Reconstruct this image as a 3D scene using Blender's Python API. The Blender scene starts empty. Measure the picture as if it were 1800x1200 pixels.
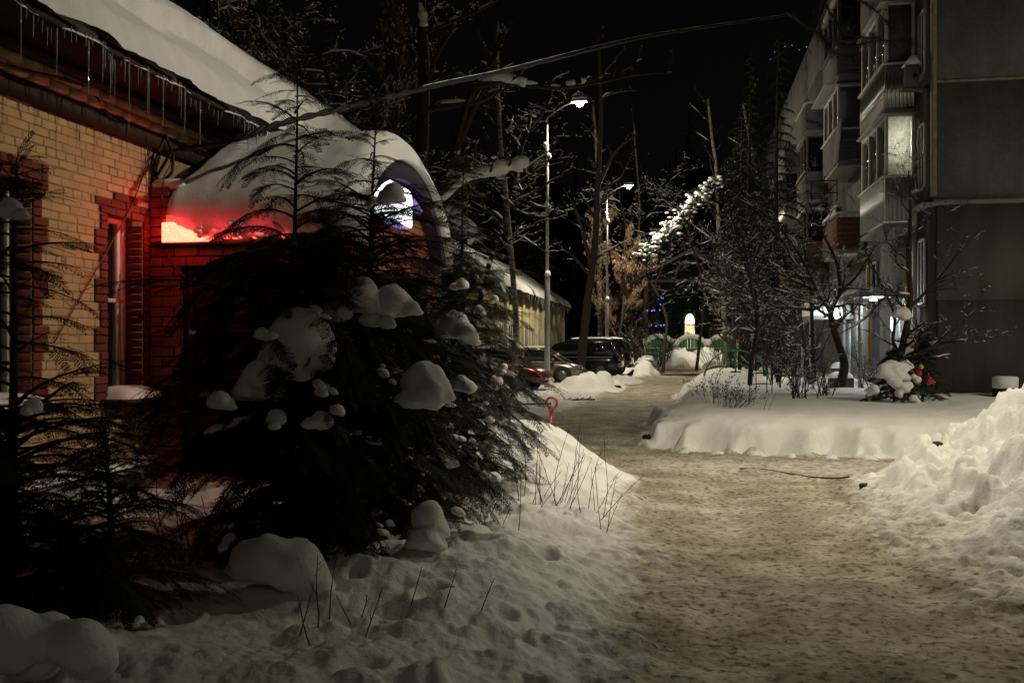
import bpy, math, random
import numpy as np
from mathutils import Matrix, Vector
R = math.radians
random.seed(7); RNG = np.random.default_rng(11)
SC = bpy.context.scene; COL = SC.collection

# ------------------------------------------------------------------ camera, night sky, exposure
YAW = R(10.0); CAMH = 1.6; FPX = 1700.0
cd = bpy.data.cameras.new('camera'); cam = bpy.data.objects.new('camera', cd); COL.objects.link(cam)
cam.location = (0, 0, CAMH); cam.rotation_euler = (R(90), 0, YAW)
cd.sensor_width = 36; cd.lens = 34.0; cd.shift_y = 9/1800; cd.clip_start = 0.05; cd.clip_end = 1000
SC.camera = cam
wd = bpy.data.worlds.new('World'); SC.world = wd; wd.use_nodes = True
wn = wd.node_tree; bg = wn.nodes['Background']
sky = wn.nodes.new('ShaderNodeTexSky'); sky.sky_type = 'NISHITA'; sky.sun_disc = False
sky.sun_elevation = R(4); sky.sun_rotation = R(200)
hs = wn.nodes.new('ShaderNodeHueSaturation'); hs.inputs['Saturation'].default_value = 0.08
wn.links.new(sky.outputs[0], hs.inputs['Color']); wn.links.new(hs.outputs[0], bg.inputs[0])
bg.inputs[1].default_value = 0.0008          # deep night: only a trace of town sky glow
SC.view_settings.view_transform = 'Standard'; SC.view_settings.look = 'None'
SC.view_settings.exposure = -0.22; SC.view_settings.gamma = 1.0; SC.view_settings.use_curve_mapping = False
SC.render.engine = 'CYCLES'
cy = SC.cycles; cy.use_denoising = True; cy.max_bounces = 4; cy.diffuse_bounces = 2; cy.glossy_bounces = 2
cy.transmission_bounces = 3; cy.transparent_max_bounces = 4; cy.caustics_reflective = False; cy.caustics_refractive = False
cy.sample_clamp_indirect = 4.0

def W(u, D):
    """ground position seen in column u at depth D"""
    l = (u-900)/FPX*D
    return (-math.sin(YAW)*D + math.cos(YAW)*l, math.cos(YAW)*D + math.sin(YAW)*l)
def P(u, v, D):
    x, y = W(u, D); return (x, y, CAMH + (609-v)/FPX*D)

# ------------------------------------------------------------------ objects
WPOS = {}
def tag(o, label=None, cat=None, group=None, kind=None):
    if label: o['label'] = label
    if cat: o['category'] = cat
    if group: o['group'] = group
    if kind: o['kind'] = kind
    return o
def put(o, parent=None):
    COL.objects.link(o)
    if parent is not None:
        o.parent = parent
        p = WPOS.get(parent.name, Vector((0, 0, 0)))
        o.matrix_parent_inverse = Matrix.Translation(-p)
        WPOS[o.name] = Vector((0, 0, 0))
        if parent.type == 'MESH': o.matrix_parent_inverse = Matrix.Identity(4)
    return o
def thing(name, loc, label, cat, group=None):
    o = bpy.data.objects.new(name, None); COL.objects.link(o); o.empty_display_size = .2
    o.location = loc; WPOS[o.name] = Vector(loc)
    return tag(o, label, cat, group)
def copy_tree(o, parent=None):
    c = o.copy(); COL.objects.link(c)
    if parent is not None:
        c.parent = parent
    for ch in list(o.children): copy_tree(ch, c)
    return c

class MB:
    def __init__(s): s.v = []; s.q = []; s.t = []; s.qm = []; s.tm = []; s.n = 0
    def add(s, V, quads=None, tris=None, mi=0):
        V = np.asarray(V, dtype=np.float64).reshape(-1, 3)
        if quads is not None and len(quads):
            Q = np.asarray(quads, dtype=np.int64)+s.n; s.q.append(Q); s.qm.append(np.full(len(Q), mi))
        if tris is not None and len(tris):
            T = np.asarray(tris, dtype=np.int64)+s.n; s.t.append(T); s.tm.append(np.full(len(T), mi))
        s.v.append(V); s.n += len(V); return s
    def box(s, c, d, rz=0.0, mi=0, ch=0.0, M=None):
        x, y, z = d[0]/2, d[1]/2, d[2]/2
        if ch <= 0:
            V = np.array([(i*x, j*y, k*z) for k in (-1, 1) for j in (-1, 1) for i in (-1, 1)])
            Q = [(0, 2, 3, 1), (4, 5, 7, 6), (0, 1, 5, 4), (2, 6, 7, 3), (0, 4, 6, 2), (1, 3, 7, 5)]; T = []
        else:
            V, Q, T = cham(d, ch)
        if M is not None: V = V @ np.array(M.to_3x3()).T
        if rz:
            cs, sn = math.cos(rz), math.sin(rz)
            V = np.stack([V[:, 0]*cs-V[:, 1]*sn, V[:, 0]*sn+V[:, 1]*cs, V[:, 2]], 1)
        return s.add(V+np.array(c), Q, T, mi)
    def bar(s, a, b, w, h, mi=0, ch=0.0):
        a, b = Vector(a), Vector(b); d = b-a
        M = d.to_track_quat('X', 'Z').to_matrix()
        return s.box((a+b)/2, (d.length, w, h), mi=mi, ch=ch, M=M)
    def tube(s, pts, r, k=6, mi=0, cap=True, sq=1.0):
        V, Q, T = tube_np(pts, r, k, cap, sq); return s.add(V, Q, T, mi)
    def lathe(s, prof, c=(0, 0, 0), k=16, mi=0, axis='Z'):
        pr = np.array(prof, dtype=float); n = len(pr); a = np.arange(k)*2*math.pi/k
        V = np.stack([np.outer(pr[:, 0], np.cos(a)), np.outer(pr[:, 0], np.sin(a)), np.repeat(pr[:, 1:2], k, 1)], -1).reshape(-1, 3)
        if axis == 'X': V = V[:, [2, 0, 1]]
        if axis == 'Y': V = V[:, [1, 2, 0]]
        i = np.arange(n-1)[:, None]*k; j = np.arange(k)[None]; j2 = (j+1) % k
        Q = np.stack([i+j, i+j2, i+k+j2, i+k+j], -1).reshape(-1, 4)
        T = []
        V = np.vstack([V, V[:k].mean(0), V[-k:].mean(0)])
        for jj in range(k): T += [(n*k, (jj+1) % k, jj), (n*k+1, (n-1)*k+jj, (n-1)*k+(jj+1) % k)]
        return s.add(V+np.array(c), Q, T, mi)
    def prism(s, poly, a, b, fn, mi=0):
        """convex polygon in (p,q), extruded from a to b; fn(p,q,e)->xyz"""
        n = len(poly); V = [fn(p, q, a) for p, q in poly]+[fn(p, q, b) for p, q in poly]
        Q = [(i, (i+1) % n, n+(i+1) % n, n+i) for i in range(n)]
        T = [(0, i+1, i) for i in range(1, n-1)]+[(n, n+i, n+i+1) for i in range(1, n-1)]
        return s.add(V, Q, T, mi)
    def grid(s, V, nu, nv, mi=0, flip=False):
        i = np.arange(nu-1)[:, None]*nv; j = np.arange(nv-1)[None]
        Q = np.stack([i+j, i+nv+j, i+nv+j+1, i+j+1], -1).reshape(-1, 4)
        if flip: Q = Q[:, ::-1]
        return s.add(V, Q, None, mi)
    def build(s, name, mats, parent=None, smooth=False, attrs=None):
        me = bpy.data.meshes.new(name)
        V = np.vstack(s.v); Q = np.vstack(s.q) if s.q else np.zeros((0, 4), int); T = np.vstack(s.t) if s.t else np.zeros((0, 3), int)
        me.vertices.add(len(V)); me.vertices.foreach_set('co', V.astype(np.float32).ravel())
        L = np.concatenate([Q.ravel(), T.ravel()]).astype(np.int32)
        me.loops.add(len(L)); me.loops.foreach_set('vertex_index', L)
        st = np.concatenate([np.arange(len(Q))*4, len(Q)*4+np.arange(len(T))*3]).astype(np.int32)
        me.polygons.add(len(st)); me.polygons.foreach_set('loop_start', st)
        mi = np.concatenate([np.concatenate(s.qm) if s.qm else np.zeros(0), np.concatenate(s.tm) if s.tm else np.zeros(0)]).astype(np.int32)
        if not isinstance(mats, (list, tuple)): mats = [mats]
        for m in mats: me.materials.append(m)
        me.polygons.foreach_set('material_index', mi)
        if smooth: me.polygons.foreach_set('use_smooth', np.ones(len(st), bool))
        me.update(calc_edges=True)
        if attrs:
            for k_, a in attrs.items():
                at = me.attributes.new(k_, 'FLOAT', 'POINT'); at.data.foreach_set('value', np.asarray(a, dtype=np.float32))
        o = bpy.data.objects.new(name, me)
        return put(o, parent)

def cham(d, ch):
    x, y, z = d[0]/2, d[1]/2, d[2]/2; c = ch; V = []; idx = {}
    for k in (-1, 1):
        for j in (-1, 1):
            for i in (-1, 1):
                for ax in range(3):
                    p = [i*(x-c), j*(y-c), k*(z-c)]; p[ax] = (i*x, j*y, k*z)[ax]
                    idx[i, j, k, ax] = len(V); V.append(p)
    Q = []; T = []
    S = [(-1, -1), (1, -1), (1, 1), (-1, 1)]
    for e in (-1, 1):
        for ax in range(3):
            f = []
            for a, b in S:
                t = [0, 0, 0]; t[ax] = e; t[(ax+1) % 3] = a; t[(ax+2) % 3] = b; f.append(idx[t[0], t[1], t[2], ax])
            Q.append(f if e > 0 else f[::-1])
    for a in (-1, 1):
        for b in (-1, 1):
            for ax in range(3):
                t = [0, 0, 0]; t[(ax+1) % 3] = a; t[(ax+2) % 3] = b
                lo = t[:]; lo[ax] = -1; hi = t[:]; hi[ax] = 1; A, B = (ax+1) % 3, (ax+2) % 3
                f = [idx[(*lo, A)], idx[(*hi, A)], idx[(*hi, B)], idx[(*lo, B)]]
                Q.append(f if a*b < 0 else f[::-1])
    for k in (-1, 1):
        for j in (-1, 1):
            for i in (-1, 1):
                f = [idx[i, j, k, 0], idx[i, j, k, 1], idx[i, j, k, 2]]; T.append(f if i*j*k > 0 else f[::-1])
    return np.array(V), Q, T

def tube_np(pts, r, k=6, cap=True, sq=1.0):
    pts = np.asarray(pts, dtype=float); n = len(pts)
    r = np.full(n, float(r)) if np.isscalar(r) else np.asarray(r, dtype=float)
    t = np.gradient(pts, axis=0); t /= np.linalg.norm(t, axis=1)[:, None]+1e-12
    up = np.array([0, 0, 1.0]) if abs(t[:, 2]).mean() < .8 else np.array([0, 1.0, 0])
    b = np.cross(t, up); b /= np.linalg.norm(b, axis=1)[:, None]+1e-9
    c = np.cross(b, t)
    a = np.arange(k)*2*math.pi/k+math.pi/k
    V = pts[:, None]+r[:, None, None]*(np.cos(a)[None, :, None]*b[:, None]+sq*np.sin(a)[None, :, None]*c[:, None])
    V = V.reshape(-1, 3); i = np.arange(n-1)[:, None]*k; j = np.arange(k)[None]; j2 = (j+1) % k
    Q = np.stack([i+j, i+j2, i+k+j2, i+k+j], -1).reshape(-1, 4); T = []
    if cap:
        for jj in range(1, k-1): T += [(0, jj+1, jj), ((n-1)*k, (n-1)*k+jj, (n-1)*k+jj+1)]
    return V, Q, T

# ------------------------------------------------------------------ noise
def _h(ix, iy, s):
    n = (ix.astype(np.int64)*374761393 + iy.astype(np.int64)*668265263 + s*144269504) & 0x7fffffff
    n = ((n ^ (n >> 13))*1274126177) & 0x7fffffff
    return ((n ^ (n >> 16)) & 0xffff)/65535.0
def vn(x, y, s=0):
    ix = np.floor(x); iy = np.floor(y); fx = x-ix; fy = y-iy
    fx = fx*fx*fx*(fx*(fx*6-15)+10); fy = fy*fy*fy*(fy*(fy*6-15)+10)
    a = _h(ix, iy, s); b = _h(ix+1, iy, s); c = _h(ix, iy+1, s); d = _h(ix+1, iy+1, s)
    return (a+(b-a)*fx+(c-a)*fy+(a-b-c+d)*fx*fy)*2-1
def fbm(x, y, s=0, o=4):
    r = 0; a = 1.0; t = 0
    for i in range(o):
        r = r+a*vn(x*2**i*(1+.03*i)+i*7.3, y*2**i+i*3.1, s+i); t += a; a *= .5
    return r/t
def ss(x, a, b):
    t = np.clip((x-a)/(b-a), 0, 1); return t*t*(3-2*t)
def lumps(x, y, cell, s, p=1.0):
    """rounded clods: one jittered bump per cell"""
    gx = np.floor(x/cell); gy = np.floor(y/cell); out = np.zeros_like(x)
    for dx in (-1, 0, 1):
        for dy in (-1, 0, 1):
            cx = gx+dx; cy_ = gy+dy
            px = (cx+.5+.7*(_h(cx, cy_, s)-.5))*cell; py = (cy_+.5+.7*(_h(cx, cy_, s+5)-.5))*cell
            rr = cell*(.3+.45*_h(cx, cy_, s+9)); on = _h(cx, cy_, s+17) < p
            d2 = ((x-px)**2+(y-py)**2)/rr**2
            h = np.sqrt(np.clip(1-d2, 0, 1))*rr*(.5+.6*_h(cx, cy_, s+23))*on
            out = np.maximum(out, h)
    return out

# ------------------------------------------------------------------ materials
def mat(name, col, rough=.8, var=.25, scale=6.0, bump=0.0, bscale=40.0, metal=0.0, spec=.3, col2=None, emit=None, estr=0, rnd=0.0, coat=0.0, stretch=None):
    m = bpy.data.materials.new(name); m.use_nodes = True; nt = m.node_tree; N = nt.nodes; L = nt.links
    b = N['Principled BSDF']; b.inputs['Roughness'].default_value = rough; b.inputs['Metallic'].default_value = metal
    b.inputs['Specular IOR Level'].default_value = spec; b.inputs['Coat Weight'].default_value = coat
    g = N.new('ShaderNodeNewGeometry'); vec = g.outputs['Position']
    if stretch:
        mp = N.new('ShaderNodeMapping'); mp.inputs['Scale'].default_value = stretch; L.new(vec, mp.inputs[0]); vec = mp.outputs[0]
    if var > 0 or col2:
        n = N.new('ShaderNodeTexNoise'); n.inputs['Scale'].default_value = scale; n.inputs['Detail'].default_value = 5
        L.new(vec, n.inputs['Vector'])
        r = N.new('ShaderNodeValToRGB'); r.color_ramp.elements[0].position = .3; r.color_ramp.elements[1].position = .7
        c2 = col2 or tuple(c*(1-var) for c in col)
        r.color_ramp.elements[0].color = (*c2, 1); r.color_ramp.elements[1].color = (*col, 1)
        L.new(n.outputs['Fac'], r.inputs[0]); out = r.outputs[0]
        if rnd > 0:
            oi = N.new('ShaderNodeObjectInfo'); mr = N.new('ShaderNodeMapRange')
            mr.inputs['To Min'].default_value = 1-rnd; mr.inputs['To Max'].default_value = 1+rnd
            L.new(oi.outputs['Random'], mr.inputs[0]); h = N.new('ShaderNodeHueSaturation')
            L.new(mr.outputs[0], h.inputs['Value']); L.new(out, h.inputs['Color']); out = h.outputs[0]
        L.new(out, b.inputs['Base Color'])
    else: b.inputs['Base Color'].default_value = (*col, 1)
    if bump > 0:
        n2 = N.new('ShaderNodeTexNoise'); n2.inputs['Scale'].default_value = bscale; n2.inputs['Detail'].default_value = 4
        L.new(vec, n2.inputs['Vector']); bp = N.new('ShaderNodeBump'); bp.inputs['Distance'].default_value = bump; bp.inputs['Strength'].default_value = .8
        L.new(n2.outputs['Fac'], bp.inputs['Height']); L.new(bp.outputs[0], b.inputs['Normal'])
    if emit:
        b.inputs['Emission Color'].default_value = (*emit, 1); b.inputs['Emission Strength'].default_value = estr
    return m
M = {}
M['snow'] = mat('snow', (.83, .82, .81), .75, .06, 3, .006, 60, spec=.25)
M['old_snow'] = mat('old_snow', (.80, .78, .74), .8, .15, 5, .008, 45, spec=.2)
M['yellow_brick'] = mat('yellow_paint', (.58, .39, .20), .7, .16, 9, .002, 90, rnd=.10)
M['joint'] = mat('joint', (.44, .30, .15), .9, .4, 20)
M['red_trim'] = mat('red_trim_paint', (.17, .045, .03), .7, .3, 12, .002, 80, rnd=.2)
M['red_brick'] = mat('red_brick', (.33, .10, .055), .8, .3, 14, .003, 80, rnd=.18)
M['dark_joint'] = mat('dark_joint', (.035, .03, .028), .9, .3, 20)
M['brown_board'] = mat('brown_board', (.05, .022, .014), .7, .4, 8)
M['dark_metal'] = mat('dark_metal', (.02, .02, .022), .5, .2, 10, metal=.3)
M['door_red'] = mat('door_paint', (.06, .018, .014), .5, .3, 4, .002, 20)
M['white_frame'] = mat('white_frame', (.7, .68, .64), .5, .1, 8)
M['glass_dark'] = mat('window_glass', (.012, .013, .015), .06, 0, spec=.6)
M['curtain'] = mat('curtain', (.35, .33, .3), .9, .3, 5)
M['ice'] = mat('ice', (.62, .66, .68), .08, .1, 30, spec=.8); M['ice'].node_tree.nodes['Principled BSDF'].inputs['Transmission Weight'].default_value = .75
M['cable'] = mat('cable_rubber', (.018, .017, .017), .6, .2, 20)
M['red_pipe'] = mat('brown_cable', (.16, .06, .05), .6, .2, 20)
M['purple_trim'] = mat('purple_trim', (.035, .024, .05), .4, .2, 8)
M['pale_plaster'] = mat('pale_plaster', (.5, .47, .41), .85, .2, 3, .002, 60)
M['bark'] = mat('bark', (.05, .04, .033), .9, .5, 14, .01, 30, stretch=(1, 1, .25))
M['twig'] = mat('twig', (.055, .042, .036), .9, .3, 20)
M['birch'] = mat('birch_bark', (.52, .50, .46), .8, 0, 5, .003, 30, col2=(.06, .055, .05), stretch=(1, 1, 3.2))
M['thuja'] = mat('thuja_leaf', (.030, .042, .020), .65, .45, 5, spec=.25)
M['pine'] = mat('pine_needles', (.030, .042, .024), .7, .45, 3, spec=.2)
M['spruce_blue'] = mat('spruce_needles', (.085, .105, .09), .7, .35, 6, spec=.2)
M['dead_leaf'] = mat('dead_leaf', (.22, .14, .078), .8, .45, 7)
M['stalk'] = mat('dry_stalk', (.10, .07, .045), .9, .3, 20)
M['galv'] = mat('galvanised_steel', (.42, .44, .44), .5, .2, 8, metal=.3, spec=.5)
M['concrete'] = mat('concrete', (.32, .30, .27), .9, .25, 2.5, .003, 50)
M['green_metal'] = mat('green_paint', (.03, .24, .14), .4, .2, 10, spec=.5)
M['rust'] = mat('rusty_steel', (.045, .035, .03), .7, .4, 20)
M['shovel'] = mat('red_plastic', (.42, .02, .03), .35, .1, 10, spec=.5)
M['tyre'] = mat('tyre', (.02, .02, .02), .85, .2, 20)
M['rim'] = mat('alloy_rim', (.16, .16, .17), .4, .1, 10, metal=.7)
M['lamp_glass'] = mat('lamp_glass', (.7, .7, .7), .3, 0, emit=(1, .93, .72), estr=120)
def ground_mat():
    m = bpy.data.materials.new('snow_and_dirt'); m.use_nodes = True; nt = m.node_tree; N = nt.nodes; L = nt.links
    b = N['Principled BSDF']; b.inputs['Roughness'].default_value = .8; b.inputs['Specular IOR Level'].default_value = .2
    g = N.new('ShaderNodeNewGeometry'); at = N.new('ShaderNodeAttribute'); at.attribute_name = 'dirt'
    def noise(s, d, st=None):
        n = N.new('ShaderNodeTexNoise'); n.inputs['Scale'].default_value = s; n.inputs['Detail'].default_value = d; n.inputs['Roughness'].default_value = .62
        if st:
            mp = N.new('ShaderNodeMapping'); mp.inputs['Scale'].default_value = st; L.new(g.outputs['Position'], mp.inputs[0]); L.new(mp.outputs[0], n.inputs['Vector'])
        else: L.new(g.outputs['Position'], n.inputs['Vector'])
        return n.outputs['Fac']
    def ramp(src, stops):
        r = N.new('ShaderNodeValToRGB'); e = r.color_ramp.elements
        e[0].position, e[0].color = stops[0][0], (*stops[0][1], 1); e[1].position, e[1].color = stops[-1][0], (*stops[-1][1], 1)
        for p, c in stops[1:-1]:
            k = e.new(p); k.color = (*c, 1)
        L.new(src, r.inputs[0]); return r.outputs[0]
    def mix(f, a, c):
        x = N.new('ShaderNodeMix'); x.data_type = 'RGBA'
        if hasattr(f, 'links'): L.new(f, x.inputs[0])
        else: x.inputs[0].default_value = f
        L.new(a, x.inputs[6]); L.new(c, x.inputs[7]); return x.outputs[2]
    def math_(op, a, c):
        x = N.new('ShaderNodeMath'); x.operation = op; x.use_clamp = True
        for i, s in enumerate((a, c)):
            if hasattr(s, 'links'): L.new(s, x.inputs[i])
            else: x.inputs[i].default_value = s
        return x.outputs[0]
    sn = ramp(noise(2.2, 5), [(.3, (.76, .74, .70)), (.6, (.83, .82, .80))])
    rd = ramp(noise(1.6, 7), [(.28, (.24, .20, .14)), (.48, (.40, .35, .265)), (.68, (.64, .60, .51))])
    gr = ramp(noise(17, 7), [(.38, (.12, .09, .05)), (.47, (.8, .78, .72)), (.62, (1, 1, 1))])
    mm = N.new('ShaderNodeMix'); mm.data_type = 'RGBA'; mm.blend_type = 'MULTIPLY'; mm.inputs[0].default_value = .8
    L.new(rd, mm.inputs[6]); L.new(gr, mm.inputs[7])
    # dirt edge broken by noise
    nz = math_('MULTIPLY', math_('SUBTRACT', noise(9, 6), .5), 1.6)
    md = math_('ADD', at.outputs['Fac'], 0.0)
    add = N.new('ShaderNodeMath'); add.operation = 'ADD'; L.new(at.outputs['Fac'], add.inputs[0])
    sub = N.new('ShaderNodeMath'); sub.operation = 'MULTIPLY_ADD'; L.new(noise(7, 6), sub.inputs[0]); sub.inputs[1].default_value = 1.5; sub.inputs[2].default_value = -.75
    L.new(sub.outputs[0], add.inputs[1])
    mr = N.new('ShaderNodeMapRange'); mr.inputs['From Min'].default_value = .25; mr.inputs['From Max'].default_value = .85; mr.clamp = True
    L.new(add.outputs[0], mr.inputs[0])
    ml = N.new('ShaderNodeMath'); ml.operation = 'MULTIPLY'; L.new(mr.outputs[0], ml.inputs[0])
    m2 = N.new('ShaderNodeMath'); m2.operation = 'MULTIPLY'; m2.use_clamp = True; L.new(at.outputs['Fac'], m2.inputs[0]); m2.inputs[1].default_value = 4
    L.new(m2.outputs[0], ml.inputs[1])
    # sparse grit everywhere dirt > 0
    c = mix(ml.outputs[0], sn, mm.outputs[2])
    L.new(c, b.inputs['Base Color'])
    bp = N.new('ShaderNodeBump'); bp.inputs['Distance'].default_value = .012; bp.inputs['Strength'].default_value = .9
    L.new(noise(30, 6), bp.inputs['Height']); L.new(bp.outputs[0], b.inputs['Normal'])
    return m
M['ground'] = ground_mat()
# ------------------------------------------------------------------ the ground: one height field, split into road, snow cover and heaps
def itp(y, tab):
    t = np.array(tab, dtype=float); return np.interp(y, t[:, 0], t[:, 1])
XL = [(-30, -.4), (3, -.12), (6, -.08), (8, -.16), (10, -.40), (11.5, -.75), (13, -1.5), (16, -2.4), (20, -2.9), (25, -2.7), (30, -2.5), (36, -2.3), (45, -2.4), (60, -1.5), (85, -.9), (120, -.9)]
XR = [(15.2, -.2), (15.8, -.62), (17.5, -.66), (20, -.62), (25, -.3), (33, -.02), (47, 1.0), (60, 1.3), (85, 1.4), (120, 1.4)]
YF = [(-1, 16.2), (-.5, 15.6), (.3, 15.0), (1, 14.75), (2, 14.6), (3, 14.5), (6, 14.3), (20, 14)]
FOOT = [(-10, 3.2), (3, 3.3), (5, 2.6), (6.5, 2.0), (8, 1.80), (9.5, 1.86), (11, 2.0), (12.2, 2.3), (12.9, 2.8)]
FEET = [(RNG.uniform(-2.6, -.05), RNG.uniform(3.4, 9.2), RNG.uniform(.06, .13), RNG.uniform(.03, .085)) for _ in range(46)]
PITS = [(RNG.uniform(1.6, 4.2), RNG.uniform(5.5, 12.3), RNG.uniform(.08, .22), RNG.uniform(.04, .12)) for _ in range(110)]
BITES = [(-.15, .30, .22), (.35, .42, .30), (1.0, .24, .16), (1.45, .5, .14), (2.2, .35, .26), (2.75, .28, .18)]
def height(x, y):
    h = .016*fbm(x*1.4, y*1.4, 3)+.018*fbm(x*5, y*6, 5, 5)+.014*np.abs(fbm(x*10, y*12, 8, 3))-.022*ss(np.abs(x-.55+.25*np.sin(y*.25)), .32, .12)*ss(y, 2, 4)*(1-ss(y, 12, 14))
    # wheel-packed lane
    wob = .16*fbm(x*1.1, y*1.1, 21, 4)
    dl = itp(y, XL)-x+wob                       # > 0 on the snow left of the lane
    left = ss(dl, -.1, 1.3)
    base = itp(y, [(0, .26), (8, .24), (12, .30), (16, .14), (22, .06), (50, .08), (70, .2), (200, .4)])
    far_l = ss(-x, 4.0, 6.0)*ss(y, 0, 4)
    hl = base*left+.06*left*fbm(x*.8, y*.8, 31)
    # trampled edge and foot holes
    tr = ss(dl, -.15, .25)*(1-ss(dl, 1.5, 2.6))*(1-ss(y, 9, 12))
    hl = hl+tr*(.04*fbm(x*4, y*4, 41)+.28*lumps(x, y, .23, 51, .35)+.30*lumps(x+.05, y, .09, 53, .35)+.012*fbm(x*11, y*11, 44, 3))
    deep = ss(dl, .3, 1.5)*(1-ss(y, 11, 13))
    hl = hl+deep*(.13*fbm(x*.9, y*1.1, 61, 2)+.016*fbm(x*3.2, y*4.2, 63, 4)+.008*fbm(x*10, y*12, 65, 3))
    for fx, fy, fr, fd in FEET:
        m = (np.abs(x-fx) < fr*2.4) & (np.abs(y-fy) < fr*3)
        if m.any():
            d = np.sqrt(((x[m]-fx)/fr)**2+((y[m]-fy)/(fr*1.35))**2)
            hl[m] += (-fd*(1-ss(d, .35, 1.05))+.35*fd*np.exp(-((d-1.25)/.3)**2))*left[m]
    h = h+hl
    # smooth drift on the left beyond the cypress
    e = np.sqrt(((x+1.75)/1.55)**2+((y-11.0)/1.7)**2)
    mound = .50*(1-ss(e, .05, 1.05))
    h = h+mound+mound*(.10*fbm(x*2, y*2, 71)+.12*lumps(x, y, .22, 73, .35))
    # garden bed with its cut edge
    db = np.minimum(x-itp(y, XR), y-itp(x, YF))+.26*fbm(x*1.1, y*1.1, 81, 3)+.14*fbm(x*.6, y*.6, 82, 2)+.05*fbm(x*3.2, y*3.2, 84, 2)+.02*fbm(x*8, y*8, 86, 2)
    soft = .20+.45*ss(fbm(x*.55+4, y*.2, 94, 2), .0, .5); off = .30*ss(fbm(x*.75+2, y*.3, 95, 2), -.15, .35); k1 = .35+.3*vn(x*.9+5, y*.2, 96); cut = .36*(k1*ss(db/soft, 0, 1)+(1-k1)*ss((db-off)/soft, 0, 1))+.13*ss(db, .1, 1.0)
    chip = 1.1*lumps(x, y, .8, 83, .5)*ss(db, -.05, .1)*(1-ss(db, .2, .42))
    h = h+cut*(1+.10*fbm(x*.9, y*.9, 85))-.5*chip+ss(db, .3, 1)*(.035*fbm(x*.5, y*.5, 87)+.02*lumps(x, y, .9, 88, .2))
    for bx_, br_, bd_ in BITES:
        by_ = float(itp(bx_, YF))+.18; d = np.sqrt(((x-bx_)/br_)**2+((y-by_)/(br_*.7))**2); h = h-bd_*(1-ss(d, .45, 1.0))*ss(db, 0, .15)
    h = h+(ss(db, -.35, -.05)-ss(db, 0, .1))*.5*(lumps(x, y, .13, 89, .5)+lumps(x, y, .3, 90, .35))
    # bed's left shoulder heap (around the dry bush)
    e = np.sqrt(((x-.35)/.75)**2+((y-19.0)/1.6)**2); h = h+.16*(1-ss(e, .1, 1))*(1+.4*fbm(x*3, y*3, 91))
    e = np.sqrt(((x-1.4)/1.5)**2+((y-33)/6)**2); h = h+.35*(1-ss(e, .1, 1))*(1+.3*fbm(x*1.5, y*1.5, 92))
    # ploughed heap on the right
    fo = itp(y, FOOT)+.25*fbm(x*1.3+9, y*1.3, 101, 4)
    dp = x-fo
    hp = itp(y, [(-10, .25), (4, .32), (6, .42), (8, .62), (9.5, .80), (10.8, .99), (11.7, 1.03), (12.6, .7), (13.6, .05), (14.2, 0)])
    wdt = itp(y, [(4, 2.6), (7, 2.2), (9, 1.9), (11, 1.7), (12, 1.5), (13.5, 1.2)])
    t = ss(dp, -.25, wdt); pile = .84*hp*t*(1-.35*ss(dp, wdt+.2, wdt+2.4))
    k = ss(pile, .03, .25)
    pile = pile+k*(.13*fbm(x*1.6, y*1.6, 103)+.07*fbm(x*4.5, y*4.5, 105)+.03*fbm(x*9, y*9, 108, 3)+.9*lumps(x+.03*fbm(x*12, y*12, 117, 2), y, .40, 107, .45)+1.0*lumps(x+.1+.03*fbm(x*14, y*14, 119, 2), y, .20, 109, .5)+.9*lumps(x, y, .11, 111, .5))
    crumbs = ss(dp, -.62, -.02)*(1-k)*(1-ss(y, 12.4, 13.2))
    pile = pile+crumbs*(.6*lumps(x, y, .16, 113, .55)+.5*lumps(x, y, .08, 115, .5)+.06)
    for fx, fy, fr, fd in PITS:
        m = (np.abs(x-fx) < fr*2) & (np.abs(y-fy) < fr*2)
        if m.any():
            d = np.sqrt(((x[m]-fx)/fr)**2+((y[m]-fy)/fr)**2); pile[m] += k[m]*(-fd*(1-ss(d, .3, 1.05)))
    h = h+pile
    # banks by the parked cars and before the fence: (cx, cy, rx, ry, h)
    for i, (cx, cy_, rx, ry, hh) in enumerate(BANKS):
        e = np.sqrt(((x-cx)/rx)**2+((y-cy_)/ry)**2)*(1+.30*fbm(x*.9+i, y*.7, 151+i, 3))
        b = hh*(1-ss(e, .25, 1.0)); h = h+b*(1+.55*fbm(x*1.6, y*1.6, 121+i))+ss(b, .02, .2)*(.7*lumps(x, y, .5, 131+i, .55)+.5*lumps(x, y, .24, 141+i, .5))
    return h, dict(dl=dl, db=db, pile=pile, dp=dp, mound=mound, tr=tr, crumbs=crumbs)
BANKS = [(-3.35, 36.2, 1.55, 4.0, .36), (-2.75, 43.2, 1.25, 2.6, .22), (-2.1, 56, 1.1, 6, .8), (-.6, 80, 1.9, 7, 1.0), (1.3, 85.2, 3.0, 2.6, 1.15), (-4.2, 61, 2.5, 8, .5)]
def gz(x, y):
    a, _ = height(np.array([float(x)]), np.array([float(y)])); return float(a[0])

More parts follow.
